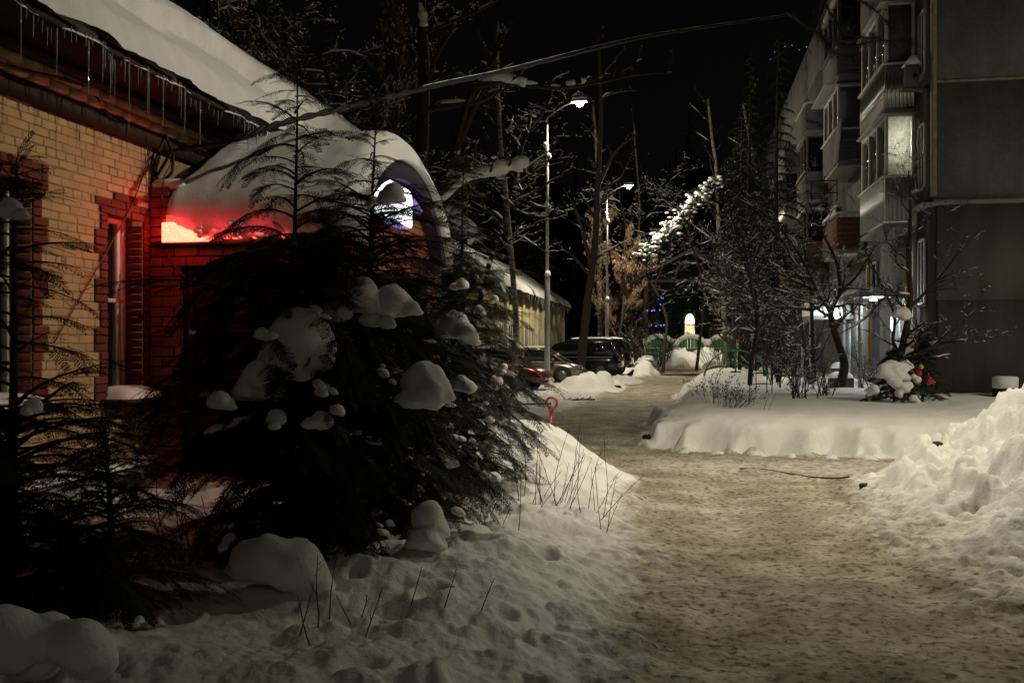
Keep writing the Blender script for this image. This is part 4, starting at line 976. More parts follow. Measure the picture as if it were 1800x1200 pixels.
mb = MB(); mb.prism([(-5.6, -.1), (0, 2.75), (0, 3.1), (-5.6, .2)], -.4, 3.4, lambda p, q, e: gl(p, e, 8.6+q)); mb.prism([(5.6, -.1), (5.6, .2), (0, 3.1), (0, 2.75)], -.4, 3.4, lambda p, q, e: gl(p, e, 8.6+q)); mb.build('roof', M['old_snow'], gh)
wp = [(-.52, 1.35), (.52, 1.35), (.52, 4.3)]+[(.52*math.cos(a), 4.3+.78*math.sin(a)) for a in np.linspace(.2, math.pi-.2, 9)]+[(-.52, 4.3)]
mw = mat('warm_lit_glass', (.8, .7, .5), .4, 0, emit=(1, .72, .36), estr=1.5); nt = mw.node_tree
g_ = nt.nodes.new('ShaderNodeNewGeometry'); nz = nt.nodes.new('ShaderNodeTexNoise'); nz.inputs['Scale'].default_value = 3.2; nt.links.new(g_.outputs['Position'], nz.inputs['Vector'])
mr = nt.nodes.new('ShaderNodeMapRange'); mr.inputs['From Min'].default_value = .35; mr.inputs['From Max'].default_value = .62; mr.inputs['To Min'].default_value = .35; mr.inputs['To Max'].default_value = 2.3; nt.links.new(nz.outputs['Fac'], mr.inputs[0]); nt.links.new(mr.outputs[0], nt.nodes['Principled BSDF'].inputs['Emission Strength'])
mb = MB(); mb.prism([p for p in wp if p[1] <= 4.0 or True][:2]+[(.52, 3.85), (-.52, 3.85)], .30, .36, lambda p, q, e: gl(p, e, q)); wi = mb.build('window', mw, gh)
mb = MB(); mb.prism([(-.52, 3.97), (.52, 3.97), (.52, 4.3)]+wp[3:], .30, .36, lambda p, q, e: gl(p, e, q)); mb.build('fanlight', mat('bright_lit_glass', (.9, .85, .7), .4, 0, emit=(1, .90, .62), estr=4.2), wi)
mb = MB(); mb.tube([gl(p*1.08, .2, q) for p, q in wp[1:]+[wp[0]]], .10, 6); gbox(mb, 0, .24, 3.91, 1.1, .1, .13); gbox(mb, 0, .26, 2.6, .05, .05, 2.5); mb.build('window_frame', M['pale_plaster'], wi)

# arched fence: cream piers and arch bands over green board fields
fnc = thing('arched_fence', gl(0, -11, 0), 'cream and green fence of arches and piers across the end of the lane', 'fence')
M['cream'] = mat('cream_paint', (.50, .44, .34), .8, .2, 2, .004, 20); M['fence_green'] = mat('fence_green', (.03, .14, .065), .6, .25, 3)
D0 = -11.4; PW = 2.92; x00 = -6.4
for k in range(7):
    xp = x00+k*PW
    mb = MB(); gbox(mb, xp, D0, .75, .42, .4, 1.7, .03); pr_ = mb.build('pier', M['cream'], fnc)
    mb = MB(); gbox(mb, xp, D0, 1.62, .52, .46, .07, .015); mb.build('pier_cap', M['cream'], pr_)
    mb = MB(); mb.lathe([(.30, 1.66), (.33, 1.9), (.30, 2.12), (.18, 2.28), (.0, 2.33)], gl(xp, D0, 0), 14); mb.build('pier_snow', M['old_snow'], pr_, True)
    if k < 6:
        xc = xp+PW/2; hw = PW/2-.21
        for j in range(8):
            w = 2*hw/8; xx = -hw+w*(j+.5)
            zt = 1.42+.98*math.sqrt(max(.02, 1-(xx/(hw+.12))**2))
            mb = MB(); gbox(mb, xc+xx, D0+.05, (zt-.1)/2, w-.03, .06, zt+.1, .008); mb.build('board', M['fence_green'], fnc)
        mb = MB(); gbox(mb, xc, D0-.02, 1.46, 2*hw-.02, .14, .11, .015)
        for zz in (.5, 1.0): gbox(mb, xc, D0, zz, 2*hw-.02, .04, .05)
        mb.build('rail', M['cream'], fnc)
        aa = np.linspace(.08, math.pi-.08, 17)
        mb = MB(); mb.tube([gl(xc+(hw+.06)*math.cos(a), D0-.02, 1.42+1.0*math.sin(a)) for a in aa], .10, 8); mb.build('arch_band', M['cream'], fnc, True)
        mb = MB(); mb.tube([gl(xc+(hw+.12)*math.cos(a), D0, 1.60+1.03*math.sin(a)) for a in aa], .17, 8); mb.build('arch_snow', M['old_snow'], fnc, True)

# ------------------------------------------------------------------ cars
def section(x, zb, zt, wb_, wm, wt, zm=None):
    zm = zm if zm is not None else zb+.45*(zt-zb)
    return [(x, -wb_, zb), (x, -wm, zb+.10), (x, -wm-.015, zm), (x, -wm+.01, zt-.07), (x, -wt, zt), (x, -wt*.55, zt+.025), (x, 0, zt+.035), (x, wt*.55, zt+.025), (x, wt, zt), (x, wm-.01, zt-.07), (x, wm+.015, zm), (x, wm, zb+.10), (x, wb_, zb)]
def loft(mb, secs, mi=0):
    n = len(secs); m = len(secs[0]); V = np.array(secs, float).reshape(-1, 3)
    i = np.arange(n-1)[:, None]*m; j = np.arange(m)[None]; j2 = (j+1) % m
    Q = np.stack([i+j, i+j2, i+m+j2, i+m+j], -1).reshape(-1, 4); T = []
    for jj in range(1, m-1): T += [(0, jj+1, jj), ((n-1)*m, (n-1)*m+jj, (n-1)*m+jj+1)]
    mb.add(V, Q[:, ::-1], [t[::-1] for t in T], mi)
def car(kind, paint, label, loc, rz, snow=True):
    """nose towards +X; sedan-like or tall estate proportions"""
    t = thing('parked_car', (0, 0, 0), label, 'car', 'cars parked with their noses to or from the lane')
    suv = kind == 'suv'
    L = 4.65 if suv else 4.35; hw = .93 if suv else .86; bz = .34 if suv else .24; belt = 1.06 if suv else .92; top = 1.74 if suv else 1.46
    f, r = L/2, -L/2
    S = [section(r, bz+.22, belt-.12, hw*.78, hw*.86, hw*.70), section(r+.10, bz+.06, belt-.02, hw*.88, hw*.95, hw*.80), section(r+.55, bz, belt, hw*.92, hw, hw*.88), section(-.6, bz-.02, belt, hw*.92, hw, hw*.90), section(.55, bz-.02, belt-.02, hw*.92, hw, hw*.90),
         section(f-1.15, bz-.02, belt-.05, hw*.92, hw, hw*.86), section(f-.55, bz, belt-.13, hw*.90, hw*.98, hw*.80), section(f-.16, bz+.03, belt-.24, hw*.84, hw*.92, hw*.70), section(f, bz+.12, belt-.40, hw*.66, hw*.78, hw*.58)]
    mb = MB(); loft(mb, S); body = mb.build('body', paint, t, True)
    if suv: cab = [(r+.06, .04), (r+.42, .96), (r+1.3, 1.0), (.25, 1.0), (.75, .92), (1.52, .0)]
    else: cab = [(r+.35, .02), (r+1.05, .92), (r+1.6, 1.0), (.1, 1.0), (.55, .93), (1.42, .0)]
    def csec(x, h, g=0.0):
        z = belt-.06+h*(top-belt+.06); wB = hw*.90+g; wT = wB-(.17 if suv else .20)*h
        return [(x, -wB, belt-.06), (x, -wT, z-.03*h), (x, -wT*.8, z+.02*h+g), (x, 0, z+.04*h+g), (x, wT*.8, z+.02*h+g), (x, wT, z-.03*h), (x, wB, belt-.06)]
    mb = MB(); loft(mb, [csec(x, h) for x, h in cab]); mb.build('windows', M['glass_dark'], t, True)
    # roof shell and pillars in body colour, set proud of the glass
    mb = MB(); rs = [c for c in cab if c[1] > .9]
    def rsec(x, h, g):
        z = belt-.06+h*(top-belt+.06); wT = hw*.90-(.17 if suv else .20)*h+.012
        return [(x, -wT, z-.10*h), (x, -wT-.004, z-.03*h+g), (x, -wT*.8, z+.02*h+g), (x, 0, z+.04*h+g), (x, wT*.8, z+.02*h+g), (x, wT+.004, z-.03*h+g), (x, wT, z-.10*h)]
    loft(mb, [rsec(x, h, .012) for x, h in rs]); mb.build('roof', paint, t, True)
    for s in (-1, 1):
        def pt(x, h): return (x, s*(hw*.90-(.17 if suv else .20)*h+.004), belt-.06+h*(top-belt+.06)-.02*h)
        for pa, pb, w1_, w2_ in ((pt(cab[-1][0], .02), pt(cab[-2][0], .93), .05, .07), (pt(-.35, .0), pt(-.38, .96), .03, .09), (pt(cab[0][0]+.02, .03), pt(cab[1][0], .95), .05, .12), (pt(r+1.15, .02), pt(r+1.0, .96), .04, .10)):
            mb = MB(); mb.bar(pa, pb, w1_, w2_); mb.build('pillar', paint, t)
        mb = MB(); mb.bar((cab[0][0]+.2, s*(hw+.005), belt-.035), (1.45, s*(hw+.0), belt-.05), .02, .022); mb.build('belt_trim', M['galv'], t)
        for wx in (f-.84, r+.86):
            R_ = .36 if suv else .32
            mb = MB(); mb.lathe([(R_+.07, -.02), (R_+.07, .012), (R_+.02, .02)], (wx, s*(hw+.005), R_), 22, axis='Y'); mb.build('wheel_arch', M['tyre'], t, True)
            mb = MB(); mb.lathe([(R_*.6, -.11), (R_-.03, -.11), (R_, -.07), (R_, .07), (R_-.03, .11), (R_*.6, .10)], (wx, s*(hw-.06), R_), 22, axis='Y'); wh = mb.build('wheel', M['tyre'], t, True)
            mb = MB(); mb.lathe([(R_*.64, -.01), (R_*.64, .01), (R_*.58, .01)], (wx, s*(hw+.045), R_), 20, axis='Y')
            for q in range(5):
                a = q*2*math.pi/5+.3; mb.bar((wx, s*(hw+.05), R_), (wx+R_*.6*math.cos(a), s*(hw+.045), R_+R_*.6*math.sin(a)), .02, .06)
            mb.build('rim', M['rim'], wh)
        mb = MB(); mb.lathe([(.0, -.16), (.07, -.14), (.085, .0), (.05, .13), (0, .15)], (f-.33, s*hw*.66, belt-.30), 10, axis='X'); mb.build('headlight', M['headlamp'], t, True)
        mb = MB(); mb.box((r+.06, s*hw*.72, belt-.12), (.14, .22, .30), ch=.03); mb.build('tail_light', M['tail'], t)
        mb = MB(); mb.box((.95, s*(hw+.10), belt+.06), (.12, .18, .13), ch=.04); mb.build('mirror', paint, t)
        for hx in (-.75, .30):
            mb = MB(); mb.box((hx, s*(hw+.02), belt-.16), (.16, .03, .03), ch=.008); mb.build('door_handle', M['galv'], t)
    mb = MB(); mb.box((f-.03, 0, bz+.25), (.08, 1.0, .13), ch=.02); mb.build('grille', M['dark_metal'], t)
    mb = MB(); mb.box((f+.02, 0, bz+.12), (.02, .5, .11), ch=.004); mb.build('number_plate', M['white_frame'], t)
    mb = MB(); mb.box((f-.12, 0, bz+.06), (.26, hw*1.55, .16), ch=.05); mb.box((r+.08, 0, bz+.10), (.22, hw*1.65, .18), ch=.05); mb.build('bumper', M['tyre'] if suv else paint, t)
    if suv:
        for s in (-1, 1):
            mb = MB(); mb.tube([(r+.9, s*.62, top+.03), (r+1.0, s*.62, top+.09), (.2, s*.62, top+.09), (.3, s*.62, top+.03)], .022, 6); mb.build('roof_rail', M['galv'] if 'rails' in label else M['tyre'], t, True)
    if snow:
        n = 20; U, T = np.meshgrid(np.linspace(0, 1, n), np.linspace(0, 1, n), indexing='ij')
        hh = .05*np.clip(1-(2*U-1)**6, 0, 1)*np.clip(1-(2*T-1)**6, 0, 1)*(1+.5*fbm(U*4, T*4, 281)); xa, xb_ = rs[0][0], rs[-1][0]
        V = np.stack([xa+(xb_-xa)*U, (2*T-1)*(hw*.62), top+.045+hh*1.0-.03*(2*T-1)**2], -1).reshape(-1, 3); mb = MB(); mb.grid(V, n, n); mb.build('roof_snow', M['old_snow'], t, True)
    t.location = loc; t.rotation_euler = (0, 0, rz)
    return t
M['headlamp'] = mat('headlamp', (.6, .6, .6), .12, .1, 10, spec=.9, metal=.5); M['tail'] = mat('tail_lamp', (.12, .006, .006), .2, 0, spec=.6)
def paint(n, c, met=.3): return mat(n, c, .25, .08, 5, metal=met, spec=.5, coat=.6)
car('hatch', paint('red_paint', (.16, .008, .010)), 'dark red car with its nose at the snow bank, half behind the cypress', (-6.75, 33.6, .08), R(-4))
car('hatch', paint('grey_brown_paint', (.20, .165, .125), .5), 'grey-brown car beside the lamp post, between the red car and the black SUV', (-6.25, 41.2, .08), R(-3))
car('suv', paint('black_paint', (.006, .006, .008), .2), 'nearer black SUV with its tail to the lane and one alloy wheel showing', (-5.25, 47.6, .08), R(180-6), False)
car('suv', paint('black_paint_dull', (.010, .010, .011), .2), 'farther black SUV with roof rails and snow on its roof', (-5.05, 51.6, .12), R(180-4), True).scale = (1.04, 1.02, 1.08)
# ------------------------------------------------------------------ vegetation
def dusted(name, col, amount, col2=None, scale=5):
    m = mat(name, col, .7, .45, scale, spec=.2, col2=col2); nt = m.node_tree; N = nt.nodes; L = nt.links; b = N['Principled BSDF']
    src = b.inputs['Base Color'].links[0].from_socket; g = N.new('ShaderNodeNewGeometry'); n = N.new('ShaderNodeTexNoise'); n.inputs['Scale'].default_value = 7; n.inputs['Detail'].default_value = 6
    L.new(g.outputs['Position'], n.inputs['Vector']); mr = N.new('ShaderNodeMapRange'); mr.inputs['From Min'].default_value = 1-amount-.03; mr.inputs['From Max'].default_value = 1-amount+.05; L.new(n.outputs['Fac'], mr.inputs[0])
    mx = N.new('ShaderNodeMix'); mx.data_type = 'RGBA'; L.new(mr.outputs[0], mx.inputs[0]); L.new(src, mx.inputs[6]); mx.inputs[7].default_value = (.72, .72, .72, 1); L.new(mx.outputs[2], b.inputs['Base Color']); return m
M['thuja_snowy'] = dusted('thuja_snowy', (.024, .032, .017), .40)
M['thuja'] = dusted('thuja_leaf', (.017, .022, .012), .27)
M['pine_dust'] = dusted('pine_snowy', (.035, .045, .026), .38, scale=2)
M['thuja_wood'] = mat('thuja_wood', (.05, .033, .022), .9, .3, 10)
def frond_proto(pairs, leaf, seed):
    r = random.Random(seed); V = []; T = []
    def tri(a, b, c): n = len(V); V.extend([a, b, c]); T.append((n, n+1, n+2))
    def drop(x): return -.16*x*x
    for k in range(3):
        a, b = k/3, (k+1)/3; w0, w1 = .012*(1-a*.7), .012*(1-b*.7)
        tri((a, -w0, drop(a)), (b, -w1, drop(b)), (a, w0, drop(a))); tri((b, -w1, drop(b)), (b, w1, drop(b)), (a, w0, drop(a)))
    for i in range(pairs):
        x = .06+.92*i/pairs
        for s in (-1, 1):
            xx = x+(.03 if s > 0 else 0); l = .40*(1-xx*.78)*r.uniform(.75, 1.15)*min(1, .5+xx*2.2); an = R(r.uniform(44, 62)); dz = r.uniform(-.26, -.02)
            def q(t, o=0.0, side=0):
                px, py = xx+math.cos(an)*l*t, s*math.sin(an)*l*t
                return (px-side*math.sin(an)*o*s, py+side*math.cos(an)*o, drop(xx)+dz*l*t*(.4+t))
            w = .013
            tri(q(0, w, 1), q(0, w, -1), q(1))
            for j in range(leaf):
                t = .22+.70*j/leaf; ll = .085*(1-.5*t)*r.uniform(.8, 1.2)
                for e in (-1, 1):
                    bx, by, bz = q(t); a2 = an*s+e*R(42)
                    tx, ty = bx+math.cos(a2)*ll, by+math.sin(a2)*ll; nx, ny = -math.sin(a2)*.014, math.cos(a2)*.014
                    tri((bx+nx, by+ny, bz), (bx-nx, by-ny, bz), (tx, ty, bz-.015))
    return np.array(V), np.array(T)
FROND = [frond_proto(10, 3, q) for q in (1, 2, 3)]; FROND_LO = [frond_proto(7, 2, q) for q in (4, 5)]
def frame(d, roll):
    d = Vector(d).normalized(); side = d.cross(Vector((0, 0, 1)))
    if side.length < .05: side = Vector((1, 0, 0))
    side.normalize(); up = side.cross(d); M3 = Matrix((d, side, up)).transposed(); return np.array(M3 @ Matrix.Rotation(roll, 3, 'X'))
def thuja(name, base, H, Rm, nb, label, m, lo=False, seed=1, z0=.05, prof=None, lean=(0, 0), fsize=(.20, .34), cat='cypress', droop=.55, az_w=None, dens=1.0, stems=1, cut=None, pads=9, z0k=.7):
    rnd = random.Random(seed); x, y, z = base; t = thing(name, base, label, cat, 'snow-laden cypresses beside the yellow building')
    tips = []; wood = MB(); lf = MB(); FR = FROND_LO if lo else FROND
    trunk = MB(); tp = [(x+lean[0]*s*s+.02*math.sin(s*5+seed), y+lean[1]*s*s, z-.2+(H*1.0+.2)*s) for s in np.linspace(0, 1, 10)]
    trunk.tube(tp, [.038*(1-s)**1.25+.004 for s in np.linspace(0, 1, 10)], 7); trunk.build('trunk', M['thuja_wood'], t, True)
    prof = prof or (lambda u: (1-u)**.75*(.55+.45*min(1, u*5)))
    for i in range(nb):
        u = (i+.5)/nb; u = u**1.12
        if cut: u = cut[0]*(i+.5)/(cut[1]*nb) if i < cut[1]*nb else cut[0]+(1-cut[0])*(i+.5-cut[1]*nb)/(nb*(1-cut[1]))
        zz = z+z0+(H-z0)*u; az = i*2.39996+rnd.uniform(-.3, .3)
        L_ = max(.07, Rm*prof(u)*rnd.uniform(.55, 1.25)); e0 = rnd.uniform(.12, .75)-.22*(1-u); dr = droop*rnd.uniform(.55, 1.5)*(.6+.4*(1-u))
        px, py = x+lean[0]*u*u, y+lean[1]*u*u; ca, sa = math.cos(az), math.sin(az); bend = rnd.uniform(-.5, .5)
        pts = []
        for s in np.linspace(0, 1, 7):
            rr = L_*s; a2 = az+bend*s
            pts.append((px+math.cos(a2)*rr, py+math.sin(a2)*rr, zz+L_*(e0*s-dr*s*s)))
        wood.tube(pts, [max(.0025, .014*(L_/.9)**.5*(1-.8*s)) for s in np.linspace(0, 1, 7)], 4, cap=False)
        tips.append((np.array(pts[-1]), np.array(pts[-1])-np.array(pts[-3]), L_, u))
        pts = np.array(pts); nf = max(2, int((L_*11+1.5)*dens))
        for k in range(nf):
            s = .16+.84*(k+rnd.random()*.6)/nf; s = min(s, .985); f = s*6; j = int(f); p = pts[j]+(pts[min(j+1, 6)]-pts[j])*(f-j); d = pts[min(j+1, 6)]-pts[max(j-1, 0)] if j > 0 else pts[1]-pts[0]
            d = d/np.linalg.norm(d); sd = 1 if k % 2 else -1; aa = R(rnd.uniform(25, 62))*sd*(1-.5*s)
            dd = np.array([d[0]*math.cos(aa)-d[1]*math.sin(aa), d[0]*math.sin(aa)+d[1]*math.cos(aa), d[2]-rnd.uniform(.0, .35)])
            sc = rnd.uniform(*fsize)*(.55+.45*min(1, L_/.5)); away = math.cos(az)*-math.sin(YAW)+math.sin(az)*math.cos(YAW) > .1; V, T = FROND_LO[rnd.randrange(2)] if away else FR[rnd.randrange(len(FR))]
            lf.add((V*sc) @ frame(dd, rnd.uniform(-.5, .5)).T+p, None, T)
        V, T = FR[0]; d = pts[-1]-pts[-2]; lf.add(V*rnd.uniform(*fsize)*.8 @ frame(d, rnd.uniform(-.3, .3)).T+pts[-1], None, T)
    for q in range(5):
        V, T = FR[0]; lf.add(V*.16 @ frame((math.cos(q*1.3)*.5, math.sin(q*1.3)*.5, 1), 0).T+np.array(tp[-1])-np.array([0, 0, .05*q]), None, T)
    wood.build('branch', M['thuja_wood'], t); lf.build('foliage', m, t)
    front = [q for q in tips if (q[0][0]-x)*math.sin(YAW)-(q[0][1]-y)*math.cos(YAW) > -.1 and q[2] > .3 and q[3] < .5]; rnd.shuffle(front)
    for p, d, L_, u in front[:pads]:
        n_ = rnd.randint(3, 6); mb = MB()
        for q in range(n_):
            r = rnd.uniform(.014, .042)*(z0k if y < 5 else 1); c = p-d*rnd.uniform(.0, 1.1)+np.array([rnd.gauss(0, .03), rnd.gauss(0, .03), .03]); a = math.atan2(d[1], d[0])
            V = IV3*(1+.25*fbm(IV3[:, 0]*1.6+q*3+u*50, IV3[:, 1]*1.6+IV3[:, 2], 88, 3))[:, None]*np.array([r*rnd.uniform(1.2, 2.0), r, r*.6]); V[:, 2] += V[:, 0]*-.3
            mb.add(np.stack([V[:, 0]*math.cos(a)-V[:, 1]*math.sin(a), V[:, 0]*math.sin(a)+V[:, 1]*math.cos(a), V[:, 2]], 1)+c, None, IT3)
        tag(mb.build('snow_pad', M['snow'], t, True), kind='stuff')
    return t
# snow cushions: star-shaped merging of several spheres
def ico(n):
    import bmesh
    bm = bmesh.new(); bmesh.ops.create_icosphere(bm, subdivisions=n, radius=1); V = np.array([v.co[:] for v in bm.verts]); T = np.array([[v.index for v in f.verts] for f in bm.faces]); bm.free(); return V, T
IV, IT = ico(4); IV3, IT3 = ico(3); IV2, IT2 = ico(2)
def cushion(parent, balls, D, name='snow_cap', seed=0, flat=.62, m=None):
    c = []
    for i, (u, v, rp) in enumerate(balls): c.append((*P(u, v, D+.05*math.sin(i*2.1+seed)), rp/FPX*D))
    rr_ = random.Random(seed*7+len(balls))
    for (bx, by, bz, br) in list(c):
        for q in range(3):
            a = rr_.uniform(0, 6.28); c.append((bx+br*.75*math.cos(a), by+br*.4*math.sin(a), bz-br*rr_.uniform(.05, .6), br*rr_.uniform(.4, .62)))
    c = np.array(c); w = c[:, 3]**2; ctr = (c[:, :3]*w[:, None]).sum(0)/w.sum(); pw = 9
    V, T = (IV, IT) if c[:, 3].max()/D*FPX > 20 else (IV3, IT3)
    acc = np.zeros(len(V))
    for bx, by, bz, br in c:
        o = ctr-np.array([bx, by, bz]); b = V @ o; q = o @ o-br*br; dsc = b*b-q; hit = dsc > 0
        tt = np.where(hit, -b+np.sqrt(np.clip(dsc, 0, None)), 0).clip(0); acc += tt**pw
    r = acc**(1/pw); rmax = c[:, 3].max(); r = np.maximum(r, rmax*.35)
    r = r*(1+.15*fbm(V[:, 0]*1.9+seed*3.1, V[:, 1]*1.9+V[:, 2]*1.7, 301+seed, 4)+.02*fbm(V[:, 0]*9+V[:, 2]*7, V[:, 1]*9, 311+seed, 2))
    X = V*r[:, None]; low = X[:, 2] < 0; X[low, 2] *= flat; X[:, 1] *= .9
    mb = MB(); mb.add(X+ctr, None, T); return mb.build(name, m or M['snow'], parent, True)

gA = lambda u, D: (*W(u, D), gz(*W(u, D))-.02)
t1 = thuja('cypress', gA(518, 6.3), 3.20, .86, 270, 'big dark cypress with a thin open leader in front of the snowy porch roof', M['thuja'], seed=3, dens=1.75, cut=(.60, .87), fsize=(.15, .26), prof=lambda u: (.70+.30*min(1, u*4)) if u < .46 else (1-(u-.46)*2.0 if u < .64 else .12+1.30*(1-u)))
t2 = thuja('cypress', gA(650, 7.0), 3.18, .88, 240, 'dark cypress standing between the thin-leader cypress and the glowing light-box sign', M['thuja'], seed=8, dens=1.7, lean=(.05, 0), cut=(.76, .90), fsize=(.15, .25), prof=lambda u: (.75+.25*min(1, u*4)) if u < .45 else max(.1, 1.0-(u-.45)*1.35 if u < .76 else .10+1.1*(1-u)))
t3 = thuja('cypress', gA(815, 9.2), 3.10, .74, 230, 'snow-dusted cypress nearest the lane, its low boughs reaching the snow drift', M['thuja_snowy'], seed=14, dens=1.6, fsize=(.15, .26), cut=(.6, .74), prof=lambda u: (.85+.15*min(1, u*4)) if u < .38 else max(.10, (1-(u-.38)/.62)**.95*.92))
t4 = thuja('cypress', gA(735, 7.9), 2.05, .80, 110, 'short cypress hung with snow cushions in the middle of the group', M['thuja'], seed=21, dens=1.6, fsize=(.15, .25))
t5 = thuja('cypress', gA(12, 4.75), 2.22, .82, 150, 'cypress at the photo left edge, in front of the yellow brick wall', M['thuja'], pads=0, seed=31, dens=1.9, lean=(.0, .1), cut=(.42, .76), fsize=(.12, .22), droop=.34, prof=lambda u: (.9 if u < .40 else (.52 if u < .8 else .12+1.6*(1-u))))
t6 = thuja('cypress', gA(190, 4.9), .95, .60, 100, 'low young cypress crouching at the foot of the left-edge cypress', M['thuja'], pads=0, seed=37, dens=1.8, fsize=(.12, .2))
for prt, D, balls in [
    (t1, 5.8, [(525, 588, 50), (500, 625, 45), (545, 635, 38), (468, 628, 18), (520, 668, 25)]), (t1, 5.75, [(455, 660, 26), (445, 685, 30), (480, 695, 22), (425, 692, 14)]), (t1, 5.4, [(385, 705, 20), (400, 712, 15)]),
    (t1, 5.4, [(565, 742, 20), (545, 746, 14)]), (t1, 5.4, [(487, 735, 17), (480, 752, 12)]), (t1, 5.6, [(460, 588, 14), (478, 592, 10)]), (t1, 5.3, [(470, 985, 42), (520, 1000, 52), (545, 1045, 45), (560, 1085, 25), (425, 1000, 22), (440, 975, 30)]),
    (t2, 5.98, [(640, 515, 26), (625, 540, 18), (655, 540, 24)]), (t2, 6.0, [(688, 528, 28), (706, 540, 26), (722, 545, 18), (675, 552, 16)]), (t2, 5.98, [(590, 550, 24), (575, 555, 16), (604, 545, 14)]), (t2, 6.0, [(660, 560, 22), (680, 570, 16)]),
    (t2, 5.98, [(745, 668, 34), (762, 690, 32), (735, 702, 32), (765, 708, 22), (715, 705, 18)]), (t2, 6.2, [(690, 340, 20), (680, 350, 16), (702, 350, 12)]), (t2, 6.3, [(655, 352, 9), (648, 362, 8)]), (t2, 6.0, [(715, 702, 14), (700, 712, 10)]),
    (t2, 5.9, [(752, 905, 26), (760, 930, 30), (745, 955, 30), (770, 968, 18)]), (t2, 5.8, [(738, 1005, 28), (705, 1035, 32), (755, 1035, 24), (680, 1045, 22)]),
    (t4, 7.0, [(800, 570, 24), (818, 585, 20), (828, 605, 13), (785, 585, 16)]), (t4, 6.95, [(808, 675, 17), (822, 682, 14), (795, 678, 12)]), (t4, 6.95, [(738, 812, 12), (748, 828, 11), (756, 842, 7)]), (t4, 6.95, [(770, 800, 14), (790, 815, 16)]),
    (t3, 8.45, [(873, 670, 12), (866, 674, 8)]), (t3, 8.45, [(886, 645, 7), (884, 655, 6)]), (t3, 8.4, [(868, 840, 12), (852, 835, 9)]), (t3, 8.5, [(842, 545, 9), (848, 552, 6)]), (t3, 8.5, [(870, 525, 7), (864, 530, 6)]), (t3, 8.5, [(812, 500, 12), (800, 505, 9)]),
    (t5, 3.55, [(20, 1110, 46), (80, 1125, 52), (140, 1140, 46), (165, 1180, 34), (60, 1180, 48), (10, 1160, 40), (115, 1120, 30)]), (t5, 4.0, [(20, 370, 22), (36, 380, 14)]), (t5, 4.1, [(60, 715, 18), (45, 725, 12)]), (t6, 3.9, [(245, 1090, 9), (240, 1098, 7)]),
]: cushion(prt, balls, D, seed=len(bpy.data.objects) % 50)

# ------------------------------------------------------------------ bare trees
def grow(out, p, d, L, r, lev, rnd, o):
    n = max(4, int(L/o.get('seg', .25)))+1; pts = [np.array(p, float)]; d = np.array(d, float); d /= np.linalg.norm(d); st = L/(n-1); wob = o.get('wob', .16)
    wob = wob*(.42 if lev == 0 and o.get('levels', 3) > 1 else 1)
    for i in range(n-1):
        d = d+np.array([rnd.gauss(0, wob), rnd.gauss(0, wob), rnd.gauss(0, wob*.7)+(o.get('lift', .03) if lev > 0 else .03)]); d /= np.linalg.norm(d); pts.append(pts[-1]+d*st)
    rad = np.linspace(r, r*(.45 if lev == 0 else .28), n); out.append((np.array(pts), rad, lev))
    spawn(out, np.array(pts), rad, L, lev, rnd, o)
def spawn(out, pts, rad, L, lev, rnd, o):
    if lev >= o.get('levels', 3): return
    n = len(pts)
    k = o['kids'][min(lev, len(o['kids'])-1)]
    for i in range(k):
        s = o.get('from', .3)+(1-o.get('from', .3))*(i+rnd.random())/k if lev == 0 else .15+.85*(i+rnd.random())/k
        f = min(s, .99)*(n-1); j = int(f); q = pts[j]+(pts[j+1]-pts[j])*(f-j); dd = pts[j+1]-pts[j]; dd = dd/np.linalg.norm(dd)
        az = rnd.uniform(0, 2*math.pi); ref = np.array([0, 0, 1.]) if abs(dd[2]) < .8 else np.array([1., 0, 0]); a = np.cross(dd, ref); a /= np.linalg.norm(a); b = np.cross(dd, a)
        an = R(rnd.uniform(*o.get('ang', (35, 65)))); v = dd*math.cos(an)+(a*math.cos(az)+b*math.sin(az))*math.sin(an)
        if v[2] < -.3: v[2] *= -.3
        cl = L*rnd.uniform(*o.get('ratio', (.35, .62)))*(1-.45*s if lev == 0 else 1-.3*s)
        grow(out, q, v, cl, max(o.get('rmin', .004), rad[j]*rnd.uniform(.45, .65)), lev+1, rnd, o)
